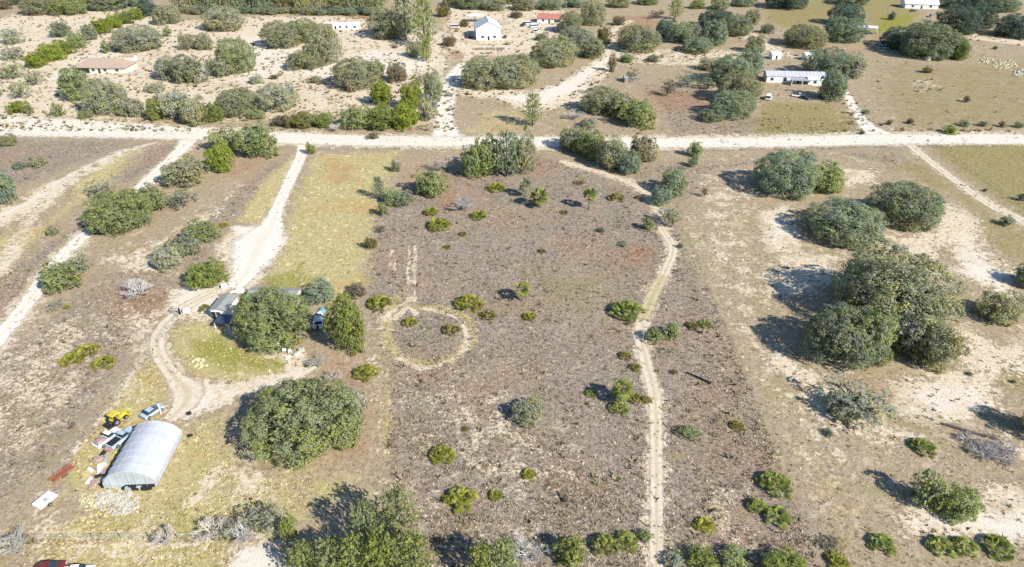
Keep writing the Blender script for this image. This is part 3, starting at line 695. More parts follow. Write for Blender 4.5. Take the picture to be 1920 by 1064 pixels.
# ------------------------------------------------------------------ vegetation: kind, x, y, width, height in the photograph, colour, label
VEG = [
# top left, beyond the main road
('oak',72,12,62,38,'G','grey green oak at the top left beside the tan field, left of a pair'),
('oak',128,13,58,38,'M','green oak at the top left beside the tan field, right of a pair'),
('bush',7,10,22,22,'K','brown bush cut by the left edge in the top left corner'),
('oak',200,2,72,16,'D','dark flat oak at the top edge behind the pale curved drive'),
('bush',66,114,42,34,'B','bright green hedge tree nearest the road in the diagonal row at far left'),
('bush',94,100,46,38,'B','bright green hedge tree second from the road in the diagonal row'),
('bush',119,90,36,34,'J','mid green hedge tree third from the road in the diagonal row'),
('bush',143,78,30,34,'M','green hedge tree beside the pale gap in the diagonal row'),
('oak',113,57,34,34,'D','dark round oak on the tan field above the hedge row'),
('oak',168,62,28,34,'D','small dark oak at the gap of the diagonal hedge row'),
('bush',190,50,36,34,'B','bright green hedge tree just above the gap in the diagonal row'),
('bush',212,42,32,30,'B','bright green hedge tree in the upper half of the diagonal row'),
('bush',234,34,32,28,'J','mid green hedge tree near the far end of the diagonal row'),
('bush',253,27,28,26,'B','bright green hedge tree at the far end of the diagonal row'),
('oak',23,70,36,32,'S','greyish round oak on the tan field at the far left'),
('thin',24,100,52,30,'P','pale thin shrub behind the hedge row at the left edge'),
('thin',18,132,48,44,'V','pale green straggly shrub against the left edge above the road'),
('thin',62,148,42,34,'P','whitish thin shrub below the bright hedge row'),
('thin',34,170,42,42,'V','pale green shrub between the left edge and the sandy lot'),
('bush',32,202,38,26,'B','bright green bush just above the main road at the left edge'),
('bush',52,206,22,20,'V','small pale green bush beside the bright one above the road'),
('green',108,208,24,28,'M','small lone green tree above the main road at left'),
('oak',139,160,56,70,'M','dark green tree in front of the brown roofed house'),
('oak',194,184,76,72,'G','broad green oak below the brown roofed house'),
('oak',255,74,88,40,'S','wide grey oak behind the brown roofed house'),
('bush',197,90,18,26,'M','small green tree standing against the brown roof'),
('bush',287,86,20,18,'M','little bush on the sand right of the brown roofed house'),
('green',313,60,18,24,'M','slim green tree alone on the sand at top left'),
('oak',275,16,38,40,'C','dark oak at the top edge where the pine wood begins'),
('oak',312,30,48,40,'G','grey green oak in front of the left end of the pine wood'),
('oak',350,80,30,34,'G','left of two grey oaks on the white sand at top left'),
('oak',382,80,34,36,'G','right of two grey oaks on the white sand at top left'),
('oak',418,38,72,48,'S','wide grey oak below the pine wood on white sand'),
('oak',315,130,58,48,'S','grey spreading oak right of the brown house lawn'),
('oak',354,132,60,60,'G','large grey green oak right of the brown house lawn'),
('oak',412,126,44,46,'G','darker left half oak of the pair on the sand'),
('oak',440,108,70,72,'V','tall yellow tinged oak on white sand left of centre'),
('oak',250,203,42,42,'S','small grey oak above the road, left end of the roadside thicket'),
('bush',289,207,30,48,'J','upright bright green tree inside the roadside thicket'),
('oak',326,198,64,66,'S','tall grey oak in the middle of the roadside thicket'),
('oak',362,210,58,60,'G','grey green oak right of the middle of the roadside thicket'),
('bush',401,212,40,42,'J','low bright bush inside the right half of the roadside thicket'),
('oak',442,194,74,56,'G','broad oak toward the right end of the roadside thicket'),
('oak',520,184,76,56,'S','pale grey oak at the right end of the roadside thicket'),
# top centre
('oak',525,68,68,54,'G','left oak of the large clump by the red soil field'),
('oak',566,60,70,46,'M','upper oak of the large clump by the red soil field'),
('oak',604,88,64,86,'G','tallest right hand oak of the clump by the red soil field'),
('oak',572,114,66,38,'G','low front oak of the clump by the red soil field'),
('oak',668,140,86,62,'G','dense dark grey oak left of the bright thicket'),
('bush',658,163,24,28,'T','tan dry bush at the foot of the dense grey oak'),
('green',705,133,38,42,'V','yellow green tree behind the dense grey oak'),
('oak',742,138,38,42,'K','brownish round tree above the bright thicket'),
('oak',730,48,76,58,'G','grey oak under the right end of the pine wood'),
('oak',778,94,30,34,'G','small grey tree at the foot of the tall pines'),
('pine',800,96,26,44,'B','bright young pine at the foot of the tall pines'),
('pine',762,34,56,96,'G','tall pine left of two beside the sandy track'),
('pine',797,44,46,100,'M','tall pine right of two beside the sandy track'),
('oak',812,165,40,68,'G','grey oak beside the sandy side track'),
('thin',786,150,30,34,'P','pale thin shrub behind the bright thicket'),
('green',714,178,46,52,'B','bright green tree at the upper left of the bright thicket'),
('green',770,184,46,62,'B','tall bright green tree at the upper right of the bright thicket'),
('oak',802,205,38,56,'S','silvery oak at the right end of the bright thicket'),
('bush',527,228,34,24,'K','grey brown bush at the road, left end of the hedge'),
('bush',561,226,46,38,'O','yellowish bush in the hedge along the main road'),
('bush',603,226,44,32,'J','dark green bush in the hedge along the main road'),
('bare',630,236,38,34,'W','whitish bare tree in the roadside hedge'),
('green',672,221,66,50,'M','left green tree of the wide bright hedge at the road'),
('green',716,222,66,52,'J','middle green tree of the wide bright hedge at the road'),
('green',758,220,60,54,'B','right bright tree of the wide bright hedge at the road'),
('bush',740,88,12,6,'K','tiny dark bush on the white sand by the tall pines'),
('bush',514,145,18,8,'K','tiny low bush on the sand left of the oak clump'),
('oak',904,140,80,62,'G','left half of the oak pair right of the sandy track'),
('oak',960,136,98,66,'G','right half of the oak pair right of the sandy track'),
('bush',831,22,28,26,'O','yellowish bush at the top beside the pines'),
('oak',882,5,52,24,'D','dark oak at the top edge behind the white gabled house'),
('oak',926,9,46,22,'G','grey oak at the top edge behind the white gabled house'),
('bush',843,78,28,22,'K','brown scrubby bush left of the white gabled house'),
('oak',982,9,44,26,'G','oak at the top edge right of the white gabled house'),
('oak',1030,8,46,24,'D','dark oak at the top edge behind the red roof'),
('oak',1112,26,46,54,'G','tall oak right of the red roof at the top'),
('oak',1068,45,48,42,'G','oak directly beside the red roof'),
('oak',1080,72,64,40,'S','grey oak in front of the red roof'),
('oak',1112,92,54,44,'G','rounded oak on the right of the clump below the red roof'),
('oak',1038,100,88,58,'G','widest oak of the clump below the red roof'),
('bush',1132,68,28,38,'O','conical brown green tree beside the clump below the red roof'),
('bush',1148,120,18,40,'T','tan dry bush at the bend of the sand road'),
('oak',1198,75,78,52,'G','lone wide oak above the sand road at top right of centre'),
('bare',1232,24,50,34,'K','brown bare trees at the top right of centre'),
('pine',1265,18,30,44,'M','slender pine at the top right of centre'),
('oak',1308,9,30,20,'M','small oak at the top edge left of the light field'),
('oak',1350,8,36,26,'G','oak at the top edge above the dark oak row'),
('oak',1249,54,44,36,'C','near black oak at the left end of the dark oak row'),
('oak',1286,64,66,42,'D','dark oak second in the dark oak row'),
('oak',1308,86,56,32,'D','low front oak under the dark oak row'),
('oak',1341,64,50,56,'D','large oak in the middle of the dark oak row'),
('oak',1345,37,66,28,'C','blackish oak behind the dark oak row'),
('oak',1380,50,56,44,'D','oak at the right end of the dark oak row'),
('oak',1413,33,32,32,'G','small rounded oak apart at the right of the dark row'),
('oak',1416,84,36,36,'G','small oak between the dark row and the white sheds'),
('oak',1406,122,50,66,'D','topmost oak of the tall stacked group left of the white mobile home'),
('oak',1372,136,80,60,'D','upper left oak of the stacked group left of the white mobile home'),
('oak',1386,168,80,66,'G','middle oak of the stacked group left of the white mobile home'),
('oak',1372,198,78,58,'D','lowest large oak of the stacked group left of the white mobile home'),
('bush',1333,218,44,28,'D','small dark bush at the lower left foot of the stacked oaks'),
('oak',1128,190,72,58,'G','left oak of the group just above the main road'),
('oak',1164,200,62,50,'G','middle oak of the group just above the main road'),
('oak',1196,216,68,58,'M','right oak of the group just above the main road'),
('bare',1076,212,64,36,'R','purplish bare shrub left of the group above the main road'),
('pine',998,208,38,66,'V','thin straggly pine above the main road at centre'),
('thin',1187,143,26,30,'K','brown dead bush in the tan field above the road'),
('thin',1253,167,28,38,'K','brown leafless bush beside the pale strip'),
('thin',1291,150,42,38,'D','sparse dark shrub left of the stacked oaks'),
('thin',1328,158,40,28,'D','sparse low shrub touching the stacked oaks'),
('bush',1015,70,26,14,'D','low dark bush below the white vans'),
('bush',968,28,24,14,'K','brown bush between the gabled house and the red roof'),
('bush',1160,40,24,20,'K','small brown bush on the rusty ground at the top'),
('bush',1176,110,30,18,'V','pale low bush on the sand right of the sand road'),
('bush',1225,110,26,16,'G','low grey bush below the lone wide oak'),
('bush',1105,232,34,24,'S','grey bush at the left foot of the group above the main road'),
('bush',1330,122,40,26,'G','grey bush between the dark row and the stacked oaks'),
('bush',1440,55,26,20,'D','small dark bush right of the dark oak row'),
('bush',590,150,26,16,'G','low bush on white sand below the oak clump'),
('bush',480,150,28,18,'S','low pale bush between the sand oaks at upper left'),
('bush',290,165,34,22,'S','low grey bush on the lawn edge right of the brown house'),
('bush',160,215,28,18,'V','low pale bush above the road under the dark green tree'),
('bush',232,208,30,26,'G','bush between the broad oak and the roadside thicket'),
('bush',480,215,34,22,'V','pale bush at the road under the right end of the thicket'),
('bush',870,45,18,14,'O','olive bush beside the small camper'),
('bush',700,255,26,12,'K','dry low bush on the road verge below the bright hedge'),
# top right
('oak',1476,0,72,14,'C','dark oak clump at the top edge right of the light field'),
('oak',1588,30,62,44,'C','dark tall oak crown behind the carport at top right'),
('oak',1583,58,74,50,'D','wide dark oak left of the carport at top right'),
('oak',1512,70,78,46,'G','grey oak left of the carport oaks at top right'),
('bush',1672,31,15,17,'C','small round dark bush on the bright lawn'),
('oak',1692,74,74,44,'C','dark left end of the big right hand grove'),
('oak',1740,80,92,72,'D','largest oak of the big right hand grove'),
('oak',1780,86,60,52,'D','grey oak right of centre in the big right hand grove'),
('bush',1803,97,32,42,'J','green tree at the right tip of the big right hand grove'),
('oak',1798,40,76,56,'C','dark round oak behind the big right hand grove'),
('oak',1838,34,54,50,'C','dark oak at the back right of the big right hand grove'),
('oak',1826,6,64,22,'C','dark oak at the top edge near the right corner'),
('oak',1880,8,60,30,'D','oak at the top edge in the right corner'),
('oak',1904,52,66,46,'C','dark oak cut by the right edge near the top'),
('oak',1552,120,84,60,'D','oak behind the right end of the white mobile home'),
('oak',1603,126,48,52,'S','grey oak apart to the right of the mobile home'),
('oak',1564,164,58,66,'D','dark oak standing over the mobile home drive'),
('bush',1739,132,22,14,'O','small dry bush in the middle of the right hand field'),
('bush',1813,187,13,14,'K','tiny brown bush in the right hand field'),
('bush',1624,210,14,10,'D','tiny bush beside the house drive'),
('bush',1668,230,12,12,'K','little leaning sapling right of the house drive'),
('bush',1707,228,15,13,'K','little sapling between the drive and the yellow shrub'),
('bush',1782,245,30,13,'B','yellow green low shrub at the main road edge'),
('bush',1809,232,20,15,'D','leftmost sapling in the roadside row at right'),
('bush',1844,233,17,13,'D','second sapling in the roadside row at right'),
('bush',1879,234,15,13,'K','third sapling in the roadside row at right'),
('bush',1912,235,17,14,'D','last sapling of the roadside row, at the right edge'),
('bush',1617,249,11,9,'C','tiny dark bush in the corner of drive and main road'),
('bush',1866,90,9,7,'C','tiny dark bush by the sand strip at far right'),
# left block, below the road
('oak',14,264,38,26,'G','green bush cut by the left edge just below the road'),
('oak',2,352,56,74,'D','large dark oak cut by the left edge'),
('bush',35,311,26,18,'D','left of two dark low bushes near the left edge'),
('bush',69,305,34,24,'G','right of two dark low bushes near the left edge'),
('bush',98,433,26,24,'G','single small bush left of the diagonal lane'),
('thin',187,355,62,38,'S','grey scrubby shrub at the upper left of the lane oak'),
('oak',218,400,114,90,'M','largest green oak hiding the diagonal lane'),
('oak',276,376,64,64,'M','green oak joined to the right of the lane oak'),
('thin',333,375,74,50,'P','silvery thin shrub right of the lane oaks'),
('oak',345,323,86,62,'G','oak on the right bank of the lane near the main road'),
('green',412,298,58,62,'B','bright lime green tree below the main road'),
('oak',420,264,62,54,'V','pale oak at the main road behind the lime green tree'),
('oak',480,268,76,72,'M','broad oak at the main road right of the lime green tree'),
('oak',378,435,66,48,'M','upper oak of the diagonal trio left of the sandy turnaround'),
('oak',340,463,70,52,'G','middle oak of the diagonal trio left of the sandy turnaround'),
('oak',312,486,58,54,'S','lowest oak of the diagonal trio left of the sandy turnaround'),
('pal',418,421,20,13,'Y','small yellow shrub beside the diagonal trio'),
('green',387,517,74,62,'J','round bright green tree at the foot of the turnaround'),
('oak',110,520,82,66,'M','green tree shading the diagonal lane lower down'),
('thin',148,496,58,54,'P','greyish shrub behind the tree shading the lane'),
('thin',105,573,34,26,'R','brown dead bush below the tree shading the lane'),
('pal',125,575,13,12,'Y','tiny yellow palmetto below the tree shading the lane'),
('bare',262,535,108,62,'W','pale leafless thicket in the left scrub'),
('pal',135,669,44,32,'Y','left end of the yellow palmetto patch in the left scrub'),
('pal',161,656,44,32,'Y','upper end of the yellow palmetto patch in the left scrub'),
('pal',192,678,42,26,'Y','separate yellow palmetto right of the patch in the left scrub'),
('pal',383,576,20,18,'O','small yellowish bush left of the grey roofed shed'),
# homestead
('oak',510,599,142,122,'M','large green oak over the homestead between shed and boat'),
('oak',599,548,66,50,'D','dark oak above the boat at the homestead'),
('oak',648,613,76,120,'J','tall bright sided oak right of the boat'),
('bush',668,546,44,24,'K','brown low bush behind the tall bright sided oak'),
('bare',598,672,60,48,'R','grey bare tree between the homestead and the great round oak'),
('bare',625,700,60,40,'R','low bare shrub touching the great round oak'),
('oak',564,785,210,166,'V','great round live oak right of the white barn'),
('oak',640,800,92,96,'V','smaller crown at the right flank of the great round oak'),
('bush',660,757,60,60,'S','grey green shoulder tree at the upper right of the great round oak'),
('pal',710,565,46,28,'Y','yellow palmetto just right of the homestead'),
('pal',683,696,46,30,'Y','yellow palmetto below the tall bright sided oak'),
# centre field
('bush',582,280,19,26,'J','small round tree at the mouth of the driveway'),
('bush',742,313,20,26,'D','small dark bush at the top right corner of the mown lawn'),
('pine',712,354,26,46,'D','small conical pine at the lawn edge'),
('bush',735,370,40,34,'M','green bush beside the small conical pine'),
('bush',757,374,42,32,'D','dark bush under the round topped tree'),
('bush',718,393,26,32,'M','small round tree below the conical pine'),
('oak',807,345,66,60,'M','round topped green tree at the upper edge of the scrub field'),
('bare',872,374,66,70,'W','pinkish white bare tree in the upper scrub field'),
('bare',838,300,90,62,'W','pale bare tree beside the roadside pines'),
('oak',886,306,52,72,'M','left tree of the roadside pine group'),
('oak',914,296,66,92,'M','tallest green tree of the roadside pine group'),
('pine',950,292,50,90,'D','grey pine third in the roadside pine group'),
('oak',978,294,58,90,'G','right tree of the roadside pine group'),
('pal',808,395,28,22,'Y','small yellow palmetto under the round topped tree'),
('pal',822,419,46,18,'Y','long low yellow palmetto below the round topped tree'),
('pal',898,402,34,19,'Y','yellow palmetto below the pinkish bare tree'),
('pal',930,350,36,22,'Y','yellow palmetto at the foot of the roadside pines'),
('green',696,457,26,28,'O','small yellowish tree at the lower lawn edge'),
('thin',713,430,26,18,'K','brown dead bush at the lawn edge'),
('pal',868,438,17,9,'O','tiny dark palmetto in the upper scrub field, right of a pair'),
('pal',838,462,16,11,'O','tiny olive palmetto in the upper scrub field, left of a pair'),
('palm',985,355,30,38,'P','pale yellow palm below the roadside pines'),
('palm',1012,374,38,42,'L','green cabbage palm with a dark shadow below the roadside pines'),
('palm',1104,376,32,44,'L','cabbage palm standing alone in the upper scrub'),
('thin',1090,342,24,14,'O','low olive shrub above the lone cabbage palm'),
('pal',1156,368,32,16,'O','olive palmetto beside the narrow upper path'),
('pal',1058,397,16,11,'O','tiny palmetto left of the lone cabbage palm'),
('bush',1127,432,18,10,'K','tiny dark bush below the lone cabbage palm'),
('pal',1016,470,17,12,'O','tiny yellow palmetto in the middle of the upper scrub'),
('bush',1168,458,18,11,'D','tiny dark bush left of the curving path'),
('bush',1196,370,13,9,'K','tiny dark bush at the end of the narrow upper path'),
('oak',1072,262,58,52,'G','leftmost oak of the belt just below the main road'),
('oak',1108,272,64,64,'M','second oak of the belt just below the main road'),
('oak',1148,290,62,72,'G','third oak of the belt just below the main road'),
('oak',1182,308,48,52,'D','lowest oak of the belt just below the main road'),
('oak',1205,280,58,60,'T','pale yellowish tree at the right end of the belt below the road'),
('bush',1304,282,30,34,'M','lone small tree crown just below the main road'),
('bush',1300,304,20,26,'D','dark bush at the foot of the lone small tree below the road'),
('oak',1265,342,60,60,'D','dark round oak beside the upper end of the path'),
('bare',1246,396,56,58,'W','grey bare tree below the dark round oak'),
('thin',1262,408,42,52,'G','grey green shrub below the dark round oak'),
('bush',1240,368,44,40,'D','dark shrub crowding the upper end of the path'),
('bush',1216,422,26,28,'M','small green tree where the curving path begins'),
('thin',1322,361,16,26,'K','rusty dead sapling right of the dark round oak'),
('bush',1276,461,12,12,'K','tiny brown bush against the outside bend of the path'),
('palm',979,550,34,40,'L','short cabbage palm in the middle of the scrub field'),
('pal',993,592,27,19,'Y','small palmetto below the short cabbage palm'),
('pal',879,565,54,38,'Y','yellow palmetto above the looped track'),
('pal',916,589,32,19,'O','small palmetto right of the looped track'),
('pal',767,603,29,21,'Y','left palmetto inside the looped track'),
('pal',845,616,34,22,'O','right palmetto inside the looped track'),
('pal',1175,579,66,38,'J','wide green palmetto left of the path bend'),
('green',1227,630,38,34,'M','dark green tree casting shade over the path'),
('green',1261,622,36,36,'M','second green tree right of the shaded path'),
('pal',1298,609,26,15,'O','left of two low palmettos right of the shaded path'),
('pal',1322,606,26,15,'J','right of two low palmettos right of the shaded path'),
('pal',1172,665,25,19,'O','upper of two small palmettos left of the path'),
('pal',1190,687,23,18,'O','lower of two small palmettos left of the path'),
('bush',1264,698,16,9,'O','tiny olive bush above the dark log'),
('palm',1164,738,46,50,'L','cabbage palm with the blue shadow left of the path'),
('pal',1190,744,28,26,'O','palmetto on the right of the shadowed cabbage palm'),
('pal',1160,763,38,26,'L','palmetto at the foot of the shadowed cabbage palm'),
('pal',1108,737,24,15,'J','small palmetto at the tip of the palm shadow'),
('pal',1212,748,22,17,'O','small palmetto touching the path edge'),
('oak',991,771,66,58,'G','grey green shrubby tree alone in the lower scrub field'),
('pal',828,850,48,38,'Y','round palmetto in the lower left of the scrub field'),
('pal',862,932,60,46,'Y','largest round palmetto in the lower scrub field'),
('pal',929,928,28,24,'Y','small palmetto right of the largest round one'),
('pal',991,888,27,15,'Y','tiny palmetto in the lower middle of the scrub field'),
('bush',872,805,14,9,'O','tiny weed clump above the round palmetto'),
('bush',1292,810,38,32,'M','small green tree right of the lower path'),
('pal',1383,797,28,22,'O','small olive palmetto at the field edge right of the path'),
('pal',1455,903,62,46,'J','large dark palmetto at lower right, uppermost of three'),
('pal',1420,947,38,34,'J','left palmetto of three at lower right'),
('pal',1457,965,52,36,'J','lowest palmetto of three at lower right'),
('pal',1322,983,38,30,'Y','palmetto between the lower path and the three dark ones'),
# right block
('oak',1478,328,120,96,'D','left crown of the double oak below the main road at right'),
('oak',1548,335,84,64,'M','right crown of the double oak below the main road at right'),
('oak',1698,386,130,96,'D','big oak on the sand beside the right hand farm track'),
('oak',1585,418,144,94,'D','wide oak on the sand between the double oak and the giant oak'),
('oak',1680,550,212,182,'G','giant oak crown at the right, the largest of its grove'),
('oak',1586,632,150,134,'D','dark lower left oak of the giant oak grove'),
('oak',1636,636,74,116,'V','bright sided oak squeezed in the middle of the giant oak grove'),
('oak',1704,612,140,120,'S','grey middle oak of the giant oak grove'),
('oak',1756,652,94,104,'G','lower right oak of the giant oak grove'),
('bush',1622,520,96,90,'D','dark shoulder at the upper left of the giant oak grove'),
('oak',1878,578,86,72,'G','oak at the right edge beside the giant oak grove'),
('oak',1930,520,56,50,'D','oak cut by the right edge above its neighbour'),
('thin',1604,752,140,76,'S','sparse grey green thicket below the giant oak grove'),
('bush',1590,762,80,44,'S','grey core bush of the sparse thicket below the grove'),
('bush',1889,415,27,23,'D','small round dark bush below the farm track at far right'),
('bush',1915,371,16,16,'C','dark bush at the right edge above the farm track'),
('bush',1847,357,9,7,'C','tiny dark bush above the farm track'),
('bush',1552,812,22,12,'C','tiny dark bush on sand below the sparse thicket'),
('bush',1818,701,12,8,'C','tiny dark bush on white sand right of the grove'),
('bush',1900,716,11,9,'C','tiny dark bush on white sand near the right edge'),
('pal',1733,835,46,38,'J','rounded green bush on sand left of the fallen branches'),
('oak',1744,922,72,78,'V','left bright tree of the pair at the lower right'),
('oak',1802,945,80,76,'M','right green tree of the pair at the lower right'),
('oak',1950,790,70,80,'G','oak just beyond the right edge casting its shade into view'),
('pal',1655,1017,50,28,'J','low palmetto left of the row at the bottom right'),
('pal',1765,1022,50,40,'J','left palmetto of the double clump at the bottom right'),
('pal',1812,1023,48,40,'J','right palmetto of the double clump at the bottom right'),
('pal',1874,1023,58,28,'J','low palmetto near the bottom right corner'),
('thin',1562,1020,50,40,'T','pale yellow shrub at the bottom right'),
('pal',1570,1050,42,34,'Y','yellow palmetto under the pale shrub at the bottom right'),
# bottom edge
('bare',32,1006,110,96,'W','pale leafless thicket in the bottom left corner'),
('thin',24,1024,60,54,'P','grey leafed underbrush inside the thicket in the bottom left corner'),
('thin',420,992,62,40,'P','silvery underbrush inside the pale brushy thicket at the bottom'),
('bare',1600,755,110,60,'R','grey bare branches inside the sparse thicket below the giant oak grove'),
('bare',312,998,80,72,'W','leaning whitish bare tree on the bottom lawn'),
('bare',398,980,104,72,'W','pale brushy thicket at the bottom left of the pines'),
('bare',458,990,92,72,'W','grey brushy thicket beside the pale one at the bottom'),
('thin',500,975,76,82,'P','silvery shrub left of the bottom pines'),
('bush',540,990,36,50,'J','bright green bush beside the silvery shrub'),
('pine',692,992,70,90,'M','upper left pine of the bottom pine clump'),
('pine',752,972,80,104,'V','topmost pine of the bottom pine clump'),
('pine',575,1056,70,62,'L','leftmost pine of the bottom pine clump'),
('pine',628,1052,76,74,'M','second pine from the left of the bottom pine clump'),
('pine',672,1056,76,88,'L','third pine from the left of the bottom pine clump'),
('pine',722,1052,86,100,'J','front middle pine of the bottom pine clump'),
('pine',782,1050,76,92,'L','rightmost pine of the bottom pine clump'),
('pine',905,1060,70,70,'L','lone pine left of the pale bare tree at the bottom'),
('pine',945,1052,64,74,'M','pine touching the pale bare tree at the bottom'),
('bare',992,1024,110,96,'W','large pale bare tree at the bottom centre'),
('bush',1070,1036,62,66,'J','green bush right of the pale bare tree at the bottom'),
('pal',1134,1018,50,48,'L','left of the two large palmettos at the bottom'),
('pal',1172,1013,50,44,'L','right of the two large palmettos at the bottom'),
('bush',1208,1004,34,28,'M','small dark bush beside the path at the bottom'),
('green',1318,1052,66,50,'J','green tree at the bottom right of the path'),
('green',1376,1050,66,44,'M','second green tree at the bottom right of the path'),
('bush',1470,1064,90,34,'J','green bush cut by the bottom edge right of centre'),
('bush',1264,1050,44,36,'S','grey shrub at the bottom just right of the path'),
]
for row in VEG: place(*row)
ORD = ['first', 'second', 'third', 'fourth', 'fifth', 'sixth', 'seventh', 'eighth', 'ninth', 'tenth', 'eleventh', 'twelfth', 'thirteenth', 'fourteenth', 'fifteenth', 'sixteenth', 'seventeenth', 'eighteenth', 'nineteenth', 'twentieth', 'twenty first', 'twenty second', 'twenty third', 'twenty fourth']
# the pine wood along the top edge, tree by tree
for i in range(21):
    x = 342 + i * 18.6 + random.uniform(-4, 4); hh = random.uniform(46, 66)
    place('pine', x, 25 - hh / 2 + random.uniform(-4, 3), random.uniform(28, 42), hh, random.choice('MDGD'),
          ORD[i] + ' pine from left in the front row of the top wood', 'pines of the wood along the top edge')
for i in range(24):   # the wood's second rank, its crowns showing over the first
    x = 336 + i * 17 + random.uniform(-5, 5)
    place('pine', x, -20 + random.uniform(-6, 5), random.uniform(30, 42), random.uniform(40, 56), random.choice('MDGJ'),
          ORD[i] + ' pine from left in the back rank of the top wood', 'pines of the back rank of the wood')
for i in range(16):   # dark undergrowth at the wood's foot
    place('bush', 340 + i * 24 + random.uniform(-5, 5), 21 + random.uniform(-2, 2), random.uniform(24, 34), random.uniform(10, 15), random.choice('CDG'),
          ORD[i] + ' dark bush from left along the foot of the top wood', 'undergrowth at the foot of the wood')
for i, (x, y, w_, h_, k, l) in enumerate([(40, -6, 60, 20, 'D', 'oak showing at the top edge above the tan field, left'), (160, -8, 60, 18, 'G', 'oak showing at the top edge above the tan field, right'), (245, 2, 44, 24, 'D', 'dark oak at the top edge right of the curved drive'),
    (850, 2, 40, 22, 'G', 'oak at the top edge left of the dark oaks behind the gabled house'), (955, -2, 40, 20, 'G', 'low oak at the top edge between two behind the gabled house'), (1075, 4, 40, 26, 'D', 'dark oak at the top edge above the red roof, right'),
    (1160, 4, 44, 24, 'G', 'oak at the top edge above the rusty ground'), (1215, 0, 40, 18, 'M', 'green oak at the top edge left of the slender pine'), (1395, 2, 44, 22, 'D', 'dark oak at the top edge left of the light field'), (1600, -4, 60, 18, 'D', 'dark oak at the top edge above the carport oaks'), (1770, 4, 40, 24, 'D', 'dark oak at the top edge right of the white house')]):
    place('oak', x, y, w_, h_, k, l)
# ------------------------------------------------------------------ materials for built things
WHITE = simple('white_paint', (.78, .78, .77, 1), .5, .3, .12, .8, dirt=(.55, .52, .47, 1))
CREAM = simple('cream_paint', (.66, .6, .5, 1), .6, .25, .12, .8)
FABRIC = simple('white_cover_fabric', (.45, .465, .50, 1), .7, .15, .14, .6, dirt=(.37, .375, .38, 1))
GREYF = simple('grey_translucent_panel', (.42, .46, .46, 1), .5, .3, .2, .5)
GALV = simple('galvanised_roof', (.46, .49, .49, 1), .45, .4, .15, .6, metal=.3)
GREYROOF = simple('grey_shingle_roof', (.30, .30, .28, 1), .9, .1, .3, 2.5)
BROWNROOF = simple('brown_shingle_roof', (.40, .31, .24, 1), .9, .1, .3, 2.5)
REDROOF = simple('faded_red_roof', (.46, .19, .15, 1), .7, .2, .3, 1.2)
PALEROOF = simple('pale_roof', (.47, .47, .52, 1), .6, .3, .2, .5)
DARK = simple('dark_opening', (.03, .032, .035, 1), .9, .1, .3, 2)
GLASS = simple('dark_glass', (.03, .045, .055, 1), .12, .6, .2, 2)
TYRE = simple('tyre', (.03, .03, .03, 1), .9, .1, .2, 4)
RIM = simple('rim', (.4, .4, .4, 1), .4, .5, .1, 4, metal=.6)
YEL = simple('yellow_paint', (.58, .46, .05, 1), .6, .3, .35, 1.5, dirt=(.35, .27, .1, 1))
RUSTM = simple('rust_red_paint', (.33, .125, .07, 1), .85, .2, .4, 1.5, dirt=(.2, .11, .08, 1))
MAROON = simple('maroon_paint', (.15, .03, .028, 1), .5, .4, .25, 1)
SILVER = simple('silver_blue_paint', (.38, .46, .52, 1), .35, .5, .12, 1)
DKBLUE = simple('dark_blue_paint', (.045, .06, .085, 1), .35, .5, .2, 1)
TARPB = simple('blue_tarp', (.16, .30, .40, 1), .5, .3, .25, 1)
TARPD = simple('navy_cover', (.03, .07, .16, 1), .5, .3, .3, .8)
TAN = simple('tan_canvas', (.62, .56, .27, 1), .8, .2, .2, 1)
WOOD = simple('weathered_wood', (.33, .28, .22, 1), .9, .1, .3, 3)
DECK = simple('deck_wood', (.40, .33, .25, 1), .9, .1, .3, 3)
PINKM = simple('pinkish_scrap', (.46, .30, .30, 1), .8, .2, .5, 1.2)
LIME = simple('pale_rubble', (.52, .49, .43, 1), .95, .1, .4, 1.2, dirt=(.34, .30, .24, 1))
YELB = simple('yellowish_rubble', (.55, .5, .33, 1), .95, .1, .3, 2)
CONC = simple('concrete', (.44, .43, .40, 1), .9, .15, .2, 1.2)

